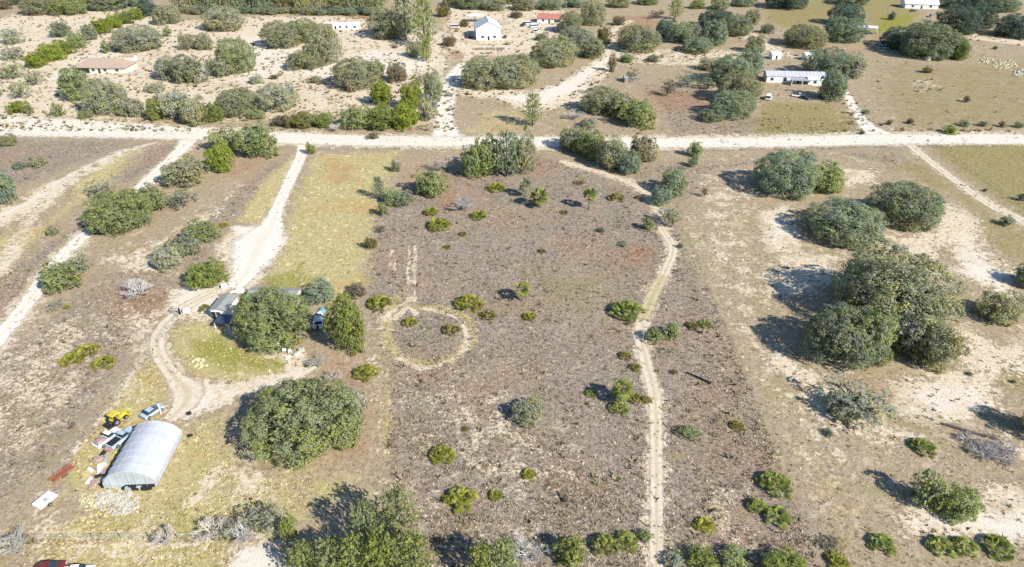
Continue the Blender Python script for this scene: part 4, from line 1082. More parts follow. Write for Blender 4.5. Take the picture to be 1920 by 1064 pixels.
def heading(p0, p1):
    a = at(*p0); b = at(*p1); return math.atan2(b.y - a.y, b.x - a.x), (b - a).length
def thing(name, xy, rz, label, cat, group=None, lift=0.0):
    p = at(*xy); r = empty(name, (p.x, p.y, lift), rz); tag(r, label, cat, group); return r
def wheel(par, x, y, r=.36, wd=.24):
    o = MB().cyl((0, 0, 0), r, wd, 'y', 14).build('wheel', TYRE, par); o.location = (x, y, r)
    h = MB().cyl((0, 0, 0), r * .55, wd + .03, 'y', 10).build('rim', RIM, o)
    return o
def gable(par, L, W, hw, hr, wallm, roofm, over=.4, windows=(), doors=(), seams=True, hip=0.0):
    """ridge along x; origin at the centre of the floor"""
    x, y = L / 2, W / 2
    prof = [(-y, 0), (y, 0), (y, hw), (0, hr), (-y, hw)] if not hip else [(-y, 0), (y, 0), (y, hw), (-y, hw)]
    MB().profile(prof, -x, x).build('wall', wallm, par)
    t = .14; sl = (hr - hw) / y; ox = x + over; oy = y + over; zl = hw - sl * over
    if hip:
        rx = x - hip
        v = [(-ox, -oy, zl + .05), (ox, -oy, zl + .05), (ox, oy, zl + .05), (-ox, oy, zl + .05), (-rx, 0, hr + .1), (rx, 0, hr + .1)]
        MB().add(v, [(0, 1, 5, 4), (1, 2, 5), (2, 3, 4, 5), (3, 0, 4), (3, 2, 1, 0)]).build('roof', roofm, par)
    else:
        for s in (-1, 1):
            v = []
            for xx in (-ox, ox):
                v += [(xx, s * oy, zl + .03), (xx, s * oy, zl + t + .03), (xx, 0, hr + t + .03), (xx, 0, hr + .03)]
            MB().add(v, [(0, 1, 2, 3), (7, 6, 5, 4), (0, 4, 5, 1), (1, 5, 6, 2), (2, 6, 7, 3), (3, 7, 4, 0)]).build('roof', roofm, par)
        MB().box(-ox, ox, -.16, .16, hr + t - .02, hr + t + .09).build('ridge_cap', roofm, par)
        if seams:
            n = int(L / 1.6)
            for s in (-1, 1):
                m = MB()
                for i in range(1, n):
                    xx = -x + L * i / n
                    v = [(xx - .05, s * oy, zl + t + .02), (xx + .05, s * oy, zl + t + .02), (xx + .05, s * .17, hr + t + .0), (xx - .05, s * .17, hr + t + .0)]
                    v += [(a, b, c + .06) for a, b, c in v]
                    m.add(v, [(4, 5, 6, 7), (0, 1, 5, 4), (1, 2, 6, 5), (2, 3, 7, 6), (3, 0, 4, 7)])
                m.build('roof_seams', roofm, par)
    for wx, ww, z0, wh, side in windows:
        f = MB().box(-ww / 2 - .1, ww / 2 + .1, -.05, .05, -wh / 2 - .1, wh / 2 + .1).build('window', WHITE if wallm is not WHITE else GALV, par)
        MB().box(-ww / 2, ww / 2, -.07, .07, -wh / 2, wh / 2).build('pane', GLASS, f)
        if side in 'sn': f.location = (wx, -y - .03 if side == 's' else y + .03, z0 + wh / 2)
        else: f.location = (-x - .03 if side == 'w' else x + .03, wx, z0 + wh / 2); f.rotation_euler = (0, 0, math.pi / 2)
    for wx, ww, wh, side in doors:
        f = MB().box(-ww / 2, ww / 2, -.06, .06, .02, wh).build('door', DARK, par)
        MB().box(ww * .3, ww * .4, -.12, .12, wh * .45, wh * .52).build('handle', RIM, f)
        if side in 'sn': f.location = (wx, -y - .04 if side == 's' else y + .04, 0)
        else: f.location = (-x - .04 if side == 'w' else x + .04, wx, 0); f.rotation_euler = (0, 0, math.pi / 2)
def car(par, m, L=4.6, W=1.85, kind='car'):
    """front towards +x"""
    h = L / 2
    if kind == 'pickup':
        body = [(-h, .42), (-h, 1.02), (-h * .1, 1.05), (h * .45, 1.05), (h * .95, .95), (h, .7), (h, .42)]
        cab = [(-h * .08, 1.04), (-.02 * h, 1.72), (h * .26, 1.74), (h * .5, 1.04)]
    elif kind == 'van':
        body = [(-h, .42), (-h, 1.15), (h * .7, 1.1), (h * .97, .95), (h, .42)]
        cab = [(-h * .99, 1.14), (-h * .95, 2.1), (h * .45, 2.1), (h * .74, 1.1)]
    else:
        body = [(-h, .4), (-h, .88), (-h * .8, .98), (h * .4, .95), (h * .9, .82), (h, .65), (h, .4)]
        cab = [(-h * .72, .96), (-h * .45, 1.42), (h * .08, 1.45), (h * .46, .94)]
    def ext(p, w0, w1, m_, nm):
        n = len(p); zt = max(z for _, z in p); zb = min(z for _, z in p)
        def wy(z): return w0 + (w1 - w0) * (z - zb) / (zt - zb)
        v = [(x, -wy(z), z) for x, z in p] + [(x, wy(z), z) for x, z in p]
        f = [tuple(range(n)), tuple(range(n, 2 * n))[::-1]] + [(i, n + i, n + (i + 1) % n, (i + 1) % n) for i in range(n)]
        return MB().add(v, f).build(nm, m_, par)
    ext(body, W / 2, W / 2 * .96, m, 'body'); c = ext(cab, W / 2 * .94, W / 2 * .8, GLASS, 'windows')
    x0, x1 = cab[1][0], cab[2][0]; z = cab[1][1]
    MB().box(x0 - .06, x1 + .06, -W / 2 * .82, W / 2 * .82, z - .03, z + .05, .05, .05).build('roof', m, par)
    if kind == 'pickup':
        MB().box(-h * .94, -h * .14, -W / 2 * .8, W / 2 * .8, 1.0, 1.055).build('bed', DARK, par)
    for sx in (-.62, .62):
        for sy in (-1, 1): wheel(par, h * sx, sy * W * .45)
    for sy in (-1, 1):
        MB().box(h - .02, h + .05, sy * W * .33 - .18, sy * W * .33 + .18, .68, .84).build('headlight', WHITE, par)
def tent_frame(par, L, W, H, roofm):
    for sx in (-1, 1):
        for sy in (-1, 1): MB().box(sx * L / 2 - .06, sx * L / 2 + .06, sy * W / 2 - .06, sy * W / 2 + .06, 0, H).build('post', RIM, par)
    v = [(-L / 2 - .2, -W / 2 - .2, H), (L / 2 + .2, -W / 2 - .2, H), (L / 2 + .2, W / 2 + .2, H), (-L / 2 - .2, W / 2 + .2, H), (0, 0, H + .9)]
    MB().add(v, [(0, 1, 4), (1, 2, 4), (2, 3, 4), (3, 0, 4), (3, 2, 1, 0)]).build('canopy', roofm, par)

# ---- the hoop barn
p0 = at(246, 915); pf = at(246, 880, 4.0); pb = at(299, 786, 4.0)
brz = math.atan2(pb.y - pf.y, pb.x - pf.x); BL = (pb - pf).length
R = empty('hoop_barn', (p0.x, p0.y, 0), brz); tag(R, 'large white fabric hoop barn with a grey arched end wall beside the farm path', 'barn')
BW = 8.6; BH = 3.9
def arch(t, k=1.0):   # t 0..1 ; straight legs then a flattened arch
    a = math.pi * t; c, s = math.cos(a), math.sin(a)
    return (-BW / 2 * k * math.copysign(abs(c) ** .72, c), 1.5 * min(1, s * 3.2) * k + (BH - 1.5) * (max(0, s) ** .95) * k)
prof = [(-1, 0), (-1, .34), (-.9, .55), (-.72, .76), (-.42, .91), (-.15, .985), (0, 1), (.15, .985), (.42, .91), (.72, .76), (.9, .55), (1, .34), (1, 0)]
prof = [(y * BW / 2, z * BH) for y, z in prof]; N = len(prof) - 1
bays = 7
for b in range(bays):
    x0 = BL * b / bays; x1 = BL * (b + 1) / bays; m = MB(); sub = 3; rows = []
    for q in range(sub + 1):
        x = x0 + (x1 - x0) * q / sub; sag = .015 * math.sin(math.pi * q / sub)
        rows.append([(x, y * (1 - sag / 4), z - sag * (z / BH)) for y, z in prof])
    v = [p for r in rows for p in r]; n = N + 1
    m.add(v, [(q * n + i, q * n + i + 1, (q + 1) * n + i + 1, (q + 1) * n + i) for q in range(sub) for i in range(N)])
    m.build('cover_panel', FABRIC, R)
for b in range(bays + 1):
    x = BL * b / bays; MB().tube([(x, y * 1.006, z * 1.006 + .01) for y, z in prof], [.04] * (N + 1), 5).build('hoop', FABRIC, R)
ew = MB(); inner = [(y * .985, z * .985) for y, z in prof]; fr = [(x, y) for x, y in inner]
def wallpart(name, x, pts, mat):
    n = len(pts); v = [(x, y, z) for y, z in pts] + [(x + .08, y, z) for y, z in pts]
    MB().add(v, [tuple(range(n)), tuple(range(n, 2 * n))[::-1]] + [(i, n + i, n + (i + 1) % n, (i + 1) % n) for i in range(n)]).build(name, mat, R)
top = [p for p in inner if p[1] > .01]
left = [p for p in top if p[0] <= 0] ; right = [p for p in top if p[0] >= 0]
wallpart('end_panel', .05, [(0, .03)] + [(left[0][0], .03)] + left + ([(0, BH * .985)] if left[-1][0] < -.01 else []), GREYF)
wallpart('end_panel', .05, ([(0, BH * .985)] if right[0][0] > .01 else []) + right + [(right[-1][0], .03), (0, .03)], GREYF)
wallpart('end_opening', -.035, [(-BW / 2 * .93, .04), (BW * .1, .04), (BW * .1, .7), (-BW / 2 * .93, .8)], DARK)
for y in (-BW * .33, -BW * .13, .02, BW * .2, BW * .36):
    MB().box(-.04, .05, y - .05, y + .05, 0, BH * np.interp(abs(y) / (BW / 2), [0, .42, .72, .9, 1], [1, .91, .76, .55, .34]) * .95).build('end_post', GALV, R)
MB().box(-.08, .04, -BW * .46, BW * .46, .84, .92).build('end_rail', GALV, R)
wallpart('end_panel', BL - .1, inner, FABRIC)
for s in (-1, 1): MB().box(0, BL, s * BW / 2 - .09, s * BW / 2 + .09, 0, .22).build('base_rail', WOOD, R)
# dark stored goods seen in the open foot of the barn end
def scatter(name, cat, label_fn, spots, build):
    for i, sp in enumerate(spots): build(i, sp)

# ---- vehicles and farm things round the barn
r = thing('tractor', (222, 790), math.radians(62), 'yellow tractor with a dark mower deck left of the white barn', 'tractor')
MB().profile([(-.55, .7), (.55, .7), (.5, 1.35), (-.5, 1.35)], .15, 1.75).build('hood', YEL, r)
MB().box(-1.2, .25, -.62, .62, .65, 1.05).build('chassis', YEL, r)
for sx in (-1.0, .15):
    for sy in (-.6, .6): MB().tube([(sx, sy, 1.0), (sx, sy, 2.2)], [.05, .05], 6).build('canopy_post', YEL, r)
MB().box(-1.25, .45, -.8, .8, 2.2, 2.32, .08, .08).build('canopy', YEL, r)
MB().box(-.6, -.15, -.3, .3, 1.05, 1.2).box(-.75, -.62, -.3, .3, 1.05, 1.65).build('seat', DARK, r)
MB().box(-2.4, -1.4, -1.1, 1.1, .25, .6, .1, .1).build('mower_deck', DARK, r)
MB().box(1.95, 2.35, -.9, .9, .3, .85, .1, 0).box(1.3, 1.95, -.75, -.6, .5, .75).box(1.3, 1.95, .6, .75, .5, .75).build('loader_bucket', YEL, r)
for sy in (-.85, .85):
    wheel(r, -.75, sy, .68, .4); wheel(r, 1.2, sy * .9, .42, .3)
r = thing('pickup_truck', (229, 826), math.radians(66), 'pale blue pickup truck parked tight against the left side of the white barn', 'pickup'); car(r, SILVER, 5.2, 1.95, 'pickup')
r = thing('pickup_truck', (203, 826), math.radians(64), 'white and lilac old pickup left of the pale blue one', 'pickup'); car(r, WHITE, 4.9, 1.9, 'pickup')
MB().box(-2.2, -.5, -.7, .7, 1.06, 1.35, .2, .2).build('cargo', PINKM, r)
r = thing('car', (287, 776), math.radians(60), 'small pale car parked behind the far end of the white barn', 'car'); car(r, SILVER, 4.1, 1.7)
r = thing('gate_post', (302, 775), 0, 'tall white post beside the pale car behind the barn', 'post')
MB().box(-.09, .09, -.09, .09, 0, 2.2).build('post', WHITE, r); MB().box(-.13, .13, -.13, .13, 2.2, 2.3).build('cap', WHITE, r)
r = thing('utility_trailer', (87, 944), math.radians(68), 'small pale utility trailer at the lower left corner of the farmyard', 'trailer')
MB().box(-1.5, 1.5, -.95, .95, .5, .6).build('floor', WHITE, r)
for sy in (-1, 1): MB().box(-1.5, 1.5, sy * .93 - .04, sy * .93 + .04, .6, 1.0).build('side_board', WHITE, r)
for sx in (-1, 1): MB().box(sx * 1.48 - .04, sx * 1.48 + .04, -.88, .88, .6, .95).build('end_board', WHITE, r)
MB().box(-.2, .5, -.35, .4, .6, .9, .08, .08).build('load', GALV, r)
MB().tube([(1.5, -.5, .5), (2.5, 0, .48)], [.05, .05], 5).tube([(1.5, .5, .5), (2.5, 0, .48)], [.05, .05], 5).build('drawbar', GALV, r)
for sy in (-1.08, 1.08): wheel(r, -.1, sy, .32, .2)
r = thing('car', (95, 1071), math.radians(8), 'maroon car cut by the bottom edge at left', 'car'); car(r, MAROON, 4.4, 1.85)
r = thing('car', (148, 1078), math.radians(5), 'white car mostly below the bottom edge beside the maroon one', 'car'); car(r, WHITE, 4.4, 1.85)
# rusty trailer
rz, L = heading((98, 906), (136, 878))
r = thing('flatbed_trailer', (118, 891), rz, 'rusty orange flatbed trailer on the grass left of the white barn', 'trailer'); r.scale = (.74,) * 3
for i in range(9):
    x = -2.6 + i * .58; MB().box(x, x + .5, -.85, .85, .62, .70).build('deck_plank', RUSTM, r)
for sy in (-.92, .92): MB().box(-2.7, 2.7, sy - .07, sy + .07, .5, .95).build('side_rail', RUSTM, r)
MB().tube([(2.7, -.6, .55), (3.7, 0, .5)], [.06, .06], 6).tube([(2.7, .6, .55), (3.7, 0, .5)], [.06, .06], 6).build('drawbar', RUSTM, r)
for sy in (-1.05, 1.05): wheel(r, -.5, sy, .34, .22); wheel(r, .35, sy, .34, .22)
# debris by the barn
def rock(mb, c, s, rnd):
    v = []
    for k in range(6):
        a = k * 1.047; v.append((c[0] + math.cos(a) * s * rnd.uniform(.7, 1.1), c[1] + math.sin(a) * s * rnd.uniform(.7, 1.1), 0))
    for k in range(6):
        a = k * 1.047 + .3; v.append((c[0] + math.cos(a) * s * rnd.uniform(.35, .7), c[1] + math.sin(a) * s * rnd.uniform(.35, .7), s * rnd.uniform(.45, .8)))
    mb.add(v, [(k, (k + 1) % 6, 6 + (k + 1) % 6, 6 + k) for k in range(6)] + [tuple(range(6, 12))])
def rubble(name, box, n, smin, smax, mat, label, cat, seed):
    rnd = random.Random(seed); x0, y0, x1, y1 = box; c = at((x0 + x1) / 2, (y0 + y1) / 2); mb = MB()
    for i in range(n):
        a = rnd.uniform(0, 6.28); q = math.sqrt(rnd.random()); p = at((x0 + x1) / 2 + math.cos(a) * q * (x1 - x0) / 2, (y0 + y1) / 2 + math.sin(a) * q * (y1 - y0) / 2)
        rock(mb, (p.x - c.x, p.y - c.y), rnd.uniform(smin, smax), rnd)
    o = mb.build(name, mat); o.location = (c.x, c.y, 0); tag(o, label, cat, kind='stuff'); return o
rubble('limestone_rubble', (178, 918, 262, 966), 380, .08, .34, LIME, 'spread of white limestone rubble in front of the barn end', 'rubble', 1)
rubble('rubble_patch', (148, 926, 186, 958), 90, .08, .25, YELB, 'yellowish broken stone left of the white limestone rubble', 'rubble', 2)
rubble('rubble_patch', (232, 706, 272, 760), 80, .05, .2, LIME, 'loose white stones beside the fence strip above the barn', 'rubble', 3)
rubble('log_pile', (352, 673, 388, 692), 26, .2, .5, YELB, 'pale heap of cut logs on the lawn inside the farm path', 'log pile', 4)
rubble('sand_lumps', (340, 918, 470, 1000), 90, .06, .18, YELB, 'small pale clods in the grass near the bottom sand patch', 'clods', 5)
rnd = random.Random(5)
def board(xy, L, W, H, rz, mat, label, name='board', cat='board', grp=None):
    r_ = MB().box(-L / 2, L / 2, -W / 2, W / 2, 0, H, .02, .02).box(-L / 2 + .1, L / 2 - .1, -W / 2 + .05, W / 2 - .05, H, H + .06, .05, .03)
    o = r_.build(name, mat); p = at(*xy); o.location = (p.x, p.y, 0.01); o.rotation_euler = (0, 0, rz); tag(o, label, cat, grp); return o
scr = [(176, 868, PINKM), (186, 862, PINKM), (170, 884, WHITE), (182, 880, PINKM), (192, 874, WHITE), (176, 895, PINKM), (188, 893, DARK), (196, 900, WHITE), (180, 906, PINKM), (192, 910, DARK), (168, 902, WHITE), (200, 912, DARK), (188, 884, WHITE), (196, 888, PINKM), (172, 912, PINKM), (199, 862, GALV), (194, 850, DARK), (205, 845, PINKM)]
scr.sort(key=lambda t: t[1]); cnt = {}
for i, (x, y, m) in enumerate(scr):
    nm = {PINKM: 'pinkish', WHITE: 'white', DARK: 'dark', GALV: 'grey'}[m]
    board((x, y), rnd.uniform(.8, 1.7), rnd.uniform(.4, .9), rnd.uniform(.12, .6), rnd.uniform(0, 3.1), m, '%s %s piece from the top of the scrap heap beside the barn corner' % (ORD[cnt.setdefault(nm, 0)], nm), 'scrap_piece', 'scrap', 'scrap heaped at the left front corner of the barn'); cnt[nm] += 1
for i, (x, m) in enumerate([(236, DARK), (242, GALV), (248, DARK), (256, TYRE), (263, GALV), (272, DARK), (279, DARK)]):
    board((x, 917.5 + (i % 2)), 1.0, .5, .5 + .1 * (i % 3), brz + math.pi / 2, m, ORD[i] + ' stored item from the left along the open foot of the barn end', 'stored_item', 'item', 'items along the foot of the barn end')
board((355, 777), .8, .5, .5, .4, DARK, 'small dark object on the grass right of the barn, upper of two', 'bin', 'object')
board((357, 818), .9, .5, .3, .2, DARK, 'small dark object on the grass right of the barn, lower of two', 'bin', 'object')
# fallen pole in the scrub
rz, L = heading((1286, 699), (1332, 720)); r = thing('fallen_pole', (1309, 710), rz, 'long dark fallen pole lying in the scrub right of the path', 'log')
MB().tube([(-L / 2, 0, .2), (0, .1, .24), (L / 2, 0, .2)], [.16, .22, .26], 7).build('stem', DARK, r); MB().tube([(0, 0, .25), (.6, .5, .7)], [.07, .02], 5).build('stub', BARK, r)

# ---- homestead
rz = math.radians(84)
r = thing('shed', (424, 585), 0, 'small shed with grey roof and white front at the left of the homestead', 'shed'); r.rotation_euler = (0, 0, rz)
gable(r, 6.2, 3.6, 2.5, 2.95, WHITE, GREYROOF, .25, [(0, .9, 1.1, .9, 'w')], [(1.2, .9, 2.0, 'w')], False)
r = thing('carport', (424, 612), rz, 'dark open carport frame in shade in front of the shed', 'carport')
for sx in (-1.6, 1.6):
    for sy in (-1.6, 1.6): MB().box(sx - .06, sx + .06, sy - .06, sy + .06, 0, 2.0).build('post', WHITE, r)
for k in range(5): MB().box(-1.75 + k * .7, -1.09 + k * .7, -1.8, 1.8, 2.0, 2.08).build('roof_panel', DKBLUE, r)
r = thing('mobile_home', (517, 566), math.radians(-2), 'long grey roofed mobile home mostly hidden behind the homestead oak', 'mobile home')
gable(r, 11.5, 4.2, 2.5, 3.0, CREAM, GREYROOF, .25, [(-4, 1.1, 1, 1, 's'), (-1, 1.1, 1, 1, 's'), (4.5, 1.1, 1, 1, 's')], [(2, .95, 2.05, 's')], False)
r = thing('porch_table', (440, 552), .3, 'pale table among clutter behind the grey roofed shed', 'table')
MB().box(-1, 1, -.5, .5, .7, .78).build('table_top', WHITE, r)
for sx in (-.85, .85):
    for sy in (-.4, .4): MB().box(sx - .04, sx + .04, sy - .04, sy + .04, 0, .7).build('leg', WHITE, r)
board((421, 540), 1.4, 1.0, .9, .5, WHITE, 'white box at the back corner of the shed', 'storage_box', 'box')
board((450, 548), 2.0, 1.0, .7, .2, WHITE, 'low white box between the shed and the oak', 'storage_box', 'box')
# boat on a trailer
rz, L = heading((596, 624), (606, 578)); r = thing('boat', (600, 607), rz, 'white motor boat on a trailer between the two homestead oaks', 'boat')
def hull(n=9):
    v = []; sec = []
    for i in range(n):
        t = i / (n - 1); x = -3.0 + 6.0 * t; wd = 1.15 * (1 - max(0, (t - .45) / .55) ** 2.2) + .03; z0 = .55 + .35 * max(0, (t - .6) / .4) ** 2
        sec.append([(x, -wd, 1.35 + .15 * t), (x, -wd * .8, z0 + .25), (x, 0, z0), (x, wd * .8, z0 + .25), (x, wd, 1.35 + .15 * t)])
    for s in sec: v += s
    f = [(i * 5 + k, i * 5 + k + 1, i * 5 + 6 + k, i * 5 + 5 + k) for i in range(n - 1) for k in range(4)] + [(0, 4, 3, 2, 1)]
    return v, f, sec
v, f, sec = hull(); MB().add(v, f).build('hull', WHITE, r)
dv = []
for s in sec: dv += [(s[0][0], s[0][1] * .93, s[0][2] - .06), (s[0][0], -s[0][1] * .93, s[0][2] - .06)]
MB().add(dv, [(2 * i, 2 * i + 1, 2 * i + 3, 2 * i + 2) for i in range(8)]).build('deck', WHITE, r)
MB().box(-.6, .7, -.55, .55, 1.35, 1.95, .2, .15).build('console', WHITE, r)
MB().box(.62, .78, -.5, .5, 1.7, 2.15).build('windscreen', GLASS, r)
MB().box(-2.2, -1.4, -.8, .8, 1.35, 1.6, .05, .05).build('seat', DARK, r)
MB().box(-3.45, -3.0, -.25, .25, .8, 1.75, .06, .05).build('outboard_motor', DARK, r)
MB().box(-2.6, 2.4, -.75, -.65, .4, .5).box(-2.6, 2.4, .65, .75, .4, .5).tube([(2.4, -.7, .45), (4.2, 0, .45)], [.05, .05], 5).tube([(2.4, .7, .45), (4.2, 0, .45)], [.05, .05], 5).build('trailer_frame', GALV, r)
for sy in (-1.05, 1.05): wheel(r, -.7, sy, .33, .2)
r = MB().add([(-1.3, -.8, .02), (1.2, -.9, .02), (1.5, .9, .02), (-1.1, 1.0, .02), (-.6, -.3, .75), (.7, -.35, .6), (.6, .4, .8), (-.5, .45, .65)],
             [(4, 5, 6, 7), (0, 1, 5, 4), (1, 2, 6, 5), (2, 3, 7, 6), (3, 0, 4, 7)]).build('tarp', TARPB)
p = at(604, 584); r.location = (p.x, p.y, 0); r.rotation_euler = (0, 0, 1.2); tag(r, 'pale blue tarp bundle behind the boat', 'tarp')
r = thing('canopy_tent', (519, 654), .2, 'yellowish tan canopy at the lower foot of the homestead oak', 'canopy'); tent_frame(r, 3.0, 2.0, 1.5, TAN)
for i, (x, y, s) in enumerate([(534, 660, 'left'), (543, 662, 'right')]):
    r = thing('garden_chair', (x, y), 1.8 + i * .5, 'white garden chair beside the tan canopy, %s of two' % s, 'chair')
    MB().box(-.35, .35, -.35, .35, .42, .5).build('seat', WHITE, r); MB().box(-.35, -.27, -.35, .35, .5, 1.15).build('backrest', WHITE, r)
    for sx in (-.3, .3):
        for sy in (-.3, .3): MB().box(sx - .035, sx + .035, sy - .035, sy + .035, 0, .42).build('leg', WHITE, r)
board((503, 640), 1.1, .7, .6, .7, WHITE, 'white box in the shade under the homestead oak', 'cooler', 'box')
board((556, 665), 1.6, .7, .5, .9, GALV, 'grey metal object under the bare tree at the homestead', 'crate', 'crate')
board((566, 659), 1.3, .7, .7, .2, LIME, 'pale crate above the bare tree at the homestead', 'crate', 'crate')
board((540, 672), 1.0, .6, .4, .5, WHITE, 'low white box between canopy and sandy apron', 'crate', 'crate')
# gate and post on the farm path
r = thing('farm_gate', (327, 590), math.radians(-35), 'open grey metal gate at the top of the farm path', 'gate')
for z in (.25, .55, .85, 1.15): MB().box(-1.7, 1.7, -.03, .03, z, z + .06).build('rail', GALV, r)
for x in (-1.7, 0, 1.7): MB().box(x - .04, x + .04, -.045, .045, .1, 1.3).build('upright', GALV, r)
r = thing('gate_post', (338, 590), 0, 'dark gate post at the top of the farm path', 'post'); MB().box(-.15, .15, -.15, .15, 0, 1.6).build('post', DARK, r); MB().box(-.18, .18, -.18, .18, 1.6, 1.68).build('cap', DARK, r)
board((350, 586), 1.3, 1.0, .9, .2, WHITE, 'white box beside the gate post on the farm path', 'storage_box', 'box')
# fence line left of the farm
def fence(P, step, label, wires=2, h=1.2, board_=False):
    A_, B_ = at(*P[0]), at(*P[1]); rz = math.atan2(B_.y - A_.y, B_.x - A_.x); L = (B_ - A_).length
    r = empty('wire_fence', (A_.x, A_.y, 0), rz); tag(r, label, 'fence'); n = int(L / step); m = MB().tube([(0, 0, -.1), (0, 0, h)], [.09, .08], 6).mesh('post', WOOD)
    for i in range(n + 1):
        o = link('post', m, r); o.location = (L * i / n, random.uniform(-.06, .06), 0); o.rotation_euler = (random.uniform(-.05, .05), random.uniform(-.05, .05), 0)
    for k in range(wires): z = h * (.45 + .45 * k / max(1, wires - 1)); MB().tube([(0, 0, z), (L / 2, 0, z - .05), (L, 0, z)], [.02] * 3, 3).build('wire', GALV, r)
fence(((332, 596), (104, 893)), 4.5, 'post and wire fence along the sandy strip left of the farmyard')
fence(((70, 1012), (440, 1008)), 4.0, 'post and wire fence across the grass below the barn')
fence(((1740, 268), (1925, 392)), 6, 'post and wire fence on the field side of the right hand farm track')
fence(((1625, 215), (1660, 243)), 6, 'short fence beside the house drive at right')
fence(((1290, 440), (1452, 835)), 7, 'thin fence between scrub field and sandy pasture', 1, 1.0)

# ---- buildings beyond the road
def house(name, xy, deg, dims, wallm, roofm, label, cat, **kw):
    r = thing(name, xy, math.radians(deg), label, cat); gable(r, *dims, wallm, roofm, **kw); return r
r = house('house', (200, 132), -2, (26, 12, 3.0, 6.0), CREAM, BROWNROOF, 'house with a broad brown shingle roof at upper left', 'house', over=.7, hip=6,
          windows=[(-3, 1.6, 1, 1.3, 's'), (3, 1.6, 1, 1.3, 's'), (9, 1.6, 1, 1.3, 's')], doors=[(0, 1.1, 2.1, 's')])
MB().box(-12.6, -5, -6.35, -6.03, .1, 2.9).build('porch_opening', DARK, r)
MB().box(-13.2, -4.6, -9.6, -6.4, .05, .25).build('porch_floor', CONC, r)
r = house('shed', (246, 113), 0, (5, 4, 2.2, 3), CREAM, BROWNROOF, 'little brown roofed shed behind the brown roofed house', 'shed', over=.3, seams=False)
r = thing('patio_slab', (243, 137), 0, 'pale concrete patio slab right of the brown roofed house', 'slab')
for i in range(4): MB().box(-6 + i * 3.02, -3.04 + i * 3.02, -1.5, 1.5, .02, .18).build('slab', CONC, r)
house('mobile_home', (643, 54), 1, (21, 5, 3.0, 3.6), WHITE, WHITE, 'low white mobile home by the red soil field', 'mobile home', over=.2, seams=False,
      windows=[(-7, 1.3, 1, 1.1, 's'), (-1, 1.3, 1, 1.1, 's'), (3, 1.3, 1, 1.1, 's'), (8, 1.3, 1, 1.1, 's')], doors=[(-4, 1, 2.1, 's')])
r = thing('car', (617, 56), .6, 'dark vehicle at the left end of the low white mobile home', 'car'); car(r, DKBLUE)
rz = math.radians(97)
r = thing('metal_building', (914, 70), rz, 'tall white gabled metal building with grey left roof slope at top centre', 'building')
gable(r, 16, 14.5, 6.6, 10.4, WHITE, GALV, .5, [(-3.5, 1.6, 1.2, 1.2, 'w'), (3.5, 1.6, 1.2, 1.2, 'w')], [(0, 1.2, 2.2, 'w'), (-3, 1.2, 2.2, 's')])
for o in list(r.children):
    if o.name.startswith('roof') and not o.name.startswith('roof_seams') and min(v[1] for v in (c[:] for c in o.bound_box)) < -1:
        o.data.materials[0] = WHITE
r = thing('deck', (918, 92), math.radians(3), 'wooden deck in front of the white gabled building', 'deck')
for i in range(12): MB().box(-9 + i * 1.5, -7.56 + i * 1.5, -2, 2, .5, .62).build('deck_board', DECK, r)
for x in (-8.8, -3, 3, 8.8): MB().box(x - .1, x + .1, -2.1, -1.9, 0, 1.6).build('rail_post', WHITE, r)
MB().box(-9, 9, -2.06, -1.94, 1.5, 1.62).build('hand_rail', WHITE, r)
r = thing('canopy_tent', (892, 41), 0, 'white square canopy tent behind the gabled building', 'tent'); tent_frame(r, 10, 8, 4.2, WHITE)
r = thing('car', (947, 71), 1.4, 'dark parked car at the right wall of the gabled building', 'car'); car(r, DKBLUE, 5)
r = thing('car', (881, 72), .4, 'dark car with clutter at the left wall of the gabled building', 'car'); car(r, MAROON, 4.6)
r = thing('camper_trailer', (853, 53), 0, 'small pale camper left of the gabled building', 'camper'); car(r, CREAM, 6, 2.3, 'van')
for i, (x, y, l) in enumerate([(990, 47, 'leftmost'), (1003, 52, 'middle')]):
    r = thing('van', (x, y), .3 * i, '%s white van below the red roof' % l, 'van'); car(r, WHITE, 6.5, 2.4, 'van')
r = thing('van', (1006, 61), 1.2, 'nearest white van below the red roof, turned end on', 'van'); car(r, WHITE, 6.2, 2.4, 'van')
r = thing('pickup_truck', (981, 49), 1.2, 'dark pickup beside the white vans', 'pickup'); car(r, DKBLUE, 5.4, 2, 'pickup')
house('house', (1032, 41), -12, (16, 10, 2.8, 4.8), WHITE, REDROOF, 'house with a faded red roof among oaks at top centre', 'house', over=.5,
      windows=[(-4, 1.3, 1, 1.2, 's'), (4, 1.3, 1, 1.2, 's')], doors=[(0, 1, 2.1, 's')])
# white mobile home group
r = house('mobile_home', (1487, 152), -5, (27, 7.5, 3.0, 4.4), WHITE, PALEROOF, 'long white mobile home with dark windows at upper right', 'mobile home', over=.3,
          windows=[(-11, 1.3, 1, 1.2, 's'), (-5, 1.5, .9, 1.5, 's'), (-1.5, 1.3, 1, 1.2, 's'), (4, 1.6, 1, 1.3, 's'), (9, 1.4, 1, 1.2, 's')], doors=[(1.2, 1.1, 2.2, 's')])
r = thing('porch', (1501, 160), math.radians(-5), 'covered porch with grey roof panels in front of the white mobile home', 'porch')
for i in range(5): MB().box(-5 + i * 2.02, -3.06 + i * 2.02, -2.2, 2.2, 2.6, 2.72).build('roof_panel', GALV, r)
for x in (-4.8, 0, 4.8): MB().box(x - .1, x + .1, -2.1, -1.9, 0, 2.6).build('post', WHITE, r)
MB().box(-5, 5, -2.2, 2.2, .02, .4).build('floor', DECK, r)
r = thing('annex', (1524, 158), math.radians(-5), 'white flat annex at the right end of the mobile home', 'annex'); gable(r, 6, 5, 2.6, 3.2, WHITE, WHITE, .3, [(0, 1.4, 1, 1.2, 's')], [], False)
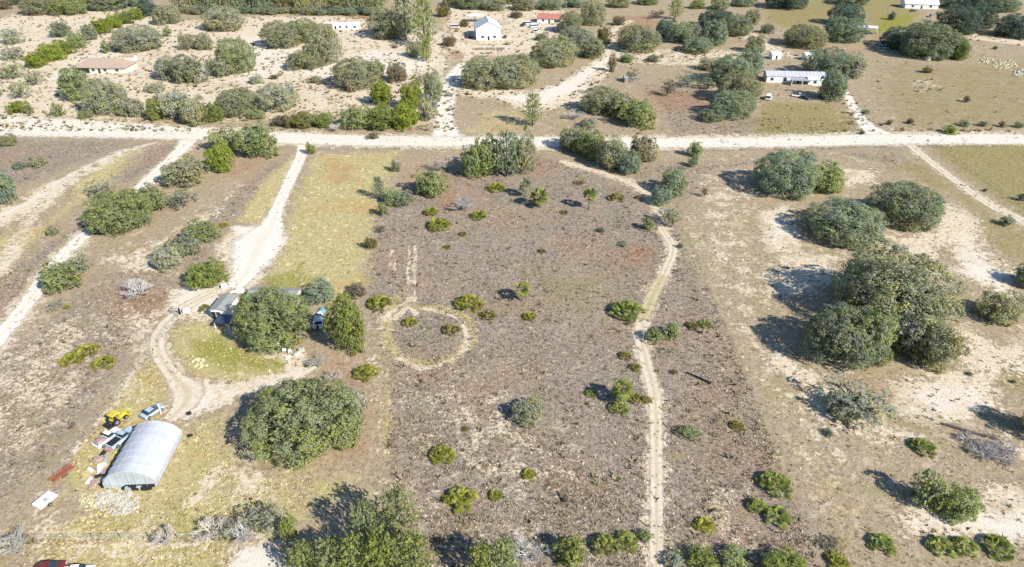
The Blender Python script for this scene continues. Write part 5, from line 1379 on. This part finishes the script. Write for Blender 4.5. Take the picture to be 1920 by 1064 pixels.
r = thing('round_pool', (1445, 148), 0, 'round raised pool with a dark blue cover left of the mobile home', 'pool')
MB().cyl((0, 0, .6), 2.9, 1.2, 'z', 20).build('pool_wall', WHITE, r); m = MB()
v = [(0, 0, 1.75)] + [(math.cos(a * .314) * 2.8, math.sin(a * .314) * 2.8, 1.24) for a in range(20)]
m.add(v, [(0, 1 + a, 1 + (a + 1) % 20) for a in range(20)]).build('pool_cover', TARPD, r)
house('shed', (1452, 110), 10, (5, 4, 2.5, 3.4), WHITE, WHITE, 'small white shed in the field left of two above the mobile home', 'shed', over=.2, seams=False, doors=[(0, 1, 1.9, 's')])
house('shed', (1515, 112), 10, (5.5, 4.5, 2.6, 3.6), WHITE, WHITE, 'small white shed right of two, behind the mobile home oak', 'shed', over=.2, seams=False, doors=[(0, 1, 1.9, 's')])
r = thing('pickup_truck', (1497, 182), -.3, 'white pickup truck on the mobile home drive', 'pickup'); car(r, WHITE, 5.6, 2.1, 'pickup')
r = thing('car', (1509, 186), -.9, 'dark car behind the white pickup on the drive', 'car'); car(r, DKBLUE, 4.8, 1.9)
r = thing('van', (1441, 186), 1.1, 'white van left below the mobile home', 'van'); car(r, WHITE, 6, 2.3, 'van')
r = thing('carport', (1624, 60), math.radians(-20), 'white carport roof beside the dark oaks at top right', 'carport')
for i in range(5): MB().box(-6 + i * 2.42, -3.62 + i * 2.42, -3.5, 3.5, 3.0, 3.14).build('roof_panel', WHITE, r)
for x in (-5.8, 5.8):
    for y in (-3.3, 3.3): MB().box(x - .12, x + .12, y - .12, y + .12, 0, 3.0).build('post', WHITE, r)
r = thing('car', (1629, 64), .2, 'dark car parked under the white carport', 'car'); car(r, DKBLUE)
house('house', (1722, 14), -10, (22, 12, 3.2, 6), WHITE, WHITE, 'white house at the top edge near the right corner', 'house', over=.5,
      windows=[(-6, 1.5, 1, 1.2, 's'), (6, 1.5, 1, 1.2, 's')], doors=[(0, 1, 2.1, 's')])
r = thing('car', (1712, 22), .1, 'dark car parked left below the white house at the top right', 'car'); car(r, DKBLUE, 4.8)
r = thing('pickup_truck', (1744, 32), 1.0, 'silver pickup on the sand below the white house at the top right', 'pickup'); car(r, SILVER, 5.4, 2, 'pickup')
r = thing('van', (1655, 92), 0, 'pale van half in the shade of the big right hand grove', 'van'); car(r, SILVER, 6, 2.3, 'van')
board((1740, 113), 2.4, 1.4, 1.6, .5, WHITE, 'white box at the front foot of the big right hand grove', 'storage_box', 'box')
r = house('shed', (1181, 153), 5, (6, 4, 2.2, 2.9), WOOD, GALV, 'low grey lean shed by the brown bush above the road', 'shed', over=.3, seams=False)
rubble('rock_pile', (1862, 112, 1906, 131), 60, .4, 1.0, YELB, 'upper pale rock pile in the right hand field', 'rock pile', 11)
rubble('rock_pile', (1898, 131, 1930, 146), 40, .4, 1.0, LIME, 'lower pale rock pile at the right edge of the field', 'rock pile', 12)
rubble('rock_pile', (1838, 110, 1864, 120), 24, .4, 1.0, YELB, 'small left rock pile in the right hand field', 'rock pile', 13)
# fallen dead branches at lower right
for i, (x, y, rx, lab) in enumerate([(1838, 840, 11, 'grey fallen branches sprawling on the ground at lower right, left heap'), (1870, 855, 8, 'grey fallen branches sprawling on the ground at lower right, right heap')]):
    p = at(x, y); r = empty('fallen_tree', (p.x, p.y, 0), 2.4 + i); tag(r, lab, 'fallen tree')
    for k in range(3):
        b = link('branches', BARE[(i + k) % 4], r); b.scale = (4.4 - k * .5, 3.8, 1.7); b.rotation_euler = (0, 0, k * 1.3); b.location = (-2.2 + 2.2 * k, (k % 2) * 1.4 - .6, .05); b.color = (.36, .34, .33, 1)
    MB().tube([(-3.5, 0, .3), (0, .3, .5), (3.8, -.3, .4)], [.28, .22, .08], 7).build('trunk', BARK, r)
p = at(1822, 812); r = empty('fallen_tree', (p.x, p.y, 0), 2.7); tag(r, 'dead trunk lying above the sprawling grey branches', 'fallen tree')
MB().tube([(-4, 0, .25), (0, .2, .35), (4.5, -.2, .3)], [.12, .2, .26], 7).build('trunk', BARK, r); b = link('branches', BARE[2], r); b.scale = (2.2, 1.6, .8); b.location = (-3, 0, .1); b.color = (.2, .18, .17, 1)

# ------------------------------------------------------------------ low ground cover (uncountable)
def mat_cover():
    g = NG('dry_cover'); a = g.n('ShaderNodeAttribute', attribute_name='col')
    g.l(g.bsdf(a.outputs['Color'], .9, .08).outputs[0], g.out.inputs[0]); return g.m
COVER = mat_cover()
def tufts(name, label, n, zk, smin, smax, cols, seed, ymax=330, blades=5, flat=.5, thresh=.5, ymin=58):
    rng = np.random.default_rng(seed)
    # density follows the ground seen from the drone: thinner with distance
    y = ymin + (ymax - ymin) * rng.random(n * 8) ** 1.25; x = (rng.random(n * 8) - .5) * 2 * (y * .86 + 26)
    v = zone(zk, x, y) if zk else np.ones_like(x)
    hide = zone('white', x, y) * .8
    if zk != 'sand' and ymin < 100: hide = np.maximum(hide, zone('sand', x, y))
    cl = .5 + .5 * np.sin(x * .21 + 2 * np.sin(y * .13)) * np.sin(y * .17 + 1.7 * np.sin(x * .11))
    ok = (v > thresh) & (hide < .5) & (rng.random(len(x)) < .35 + .65 * cl)
    x = x[ok][:n]; y = y[ok][:n]; m = len(x); s = rng.uniform(smin, smax, m) ** 1.0 * (1 + rng.exponential(.25, m))
    a = rng.uniform(0, 6.283, (m, blades)); el = rng.uniform(.15, 1.2, (m, blades)) * (1 - flat) + .25
    L = s[:, None] * rng.uniform(.6, 1.2, (m, blades)); wd = s[:, None] * rng.uniform(.16, .34, (m, blades))
    dx = np.cos(a); dy = np.sin(a); bx = x[:, None] + dx * s[:, None] * .15; by = y[:, None] + dy * s[:, None] * .15
    z0 = np.full_like(bx, .0)
    v0 = np.stack([bx - dy * wd, by + dx * wd, z0], -1); v1 = np.stack([bx + dy * wd, by - dx * wd, z0], -1)
    v2 = np.stack([bx + dx * np.cos(el) * L, by + dy * np.cos(el) * L, np.sin(el) * L], -1)
    V = np.stack([v0, v1, v2], 2).reshape(-1, 3)
    me = quads_mesh(name, V, m * blades, COVER, None, 3)
    C = np.array([c[:3] for c in cols])[rng.integers(0, len(cols), m)] * rng.uniform(.75, 1.2, (m, 1)); C = np.repeat(C, blades, 0) * rng.uniform(.85, 1.15, (m * blades, 1))
    at_c = me.attributes.new('col', 'FLOAT_COLOR', 'FACE'); at_c.data.foreach_set('color', np.concatenate([C, np.ones((len(C), 1))], 1).astype(np.float32).ravel())
    tag(link(name, me), label, kind='stuff')
tufts('dry_scrub', 'low dry brown and straw coloured stubble covering the scrub fields', 60000, 'scrub', .10, .30, [A(140,120,104), A(160,140,120), A(116,100,88), A(200,180,152), A(214,194,168), A(156,144,108)], 1)
tufts('dry_grass', 'tufts of straw coloured grass on lawns and verges', 24000, 'grass', .12, .34, [A(204,188,128), A(228,212,160), A(186,174,108), A(196,170,118)], 2)
tufts('field_grass', 'short olive and tan tufts on the open pasture', 26000, None, .10, .30, [A(168,150,110), A(206,188,150), A(130,112,84), A(150,140,92)], 3)
tufts('sand_weeds', 'scattered brown weeds on the bare sand', 3500, 'sand', .15, .45, [A(150,130,96), A(120,104,78), A(170,160,110)], 4)
tufts('low_brush', 'low brown and olive brush scattered over the far sandy lots', 4200, 'sand', .4, 1.1, [A(140,132,88), A(130,122,96), A(160,144,104), A(116,120,80), A(178,160,116)], 5, 560, 9, .3, .25, 258)
tufts('field_brush', 'sparse dry brush in the pastures beyond the main road', 1500, None, .3, .7, [A(150,140,104), A(140,124,98), A(170,154,116)], 7, 540, 9, .3, .5, 258)
tufts('scrub_brush', 'scattered darker twiggy brush in the scrub fields', 1700, 'scrub', .25, .6, [A(136,124,104), A(128,124,90), A(150,132,108)], 6, 330, 8, .3)
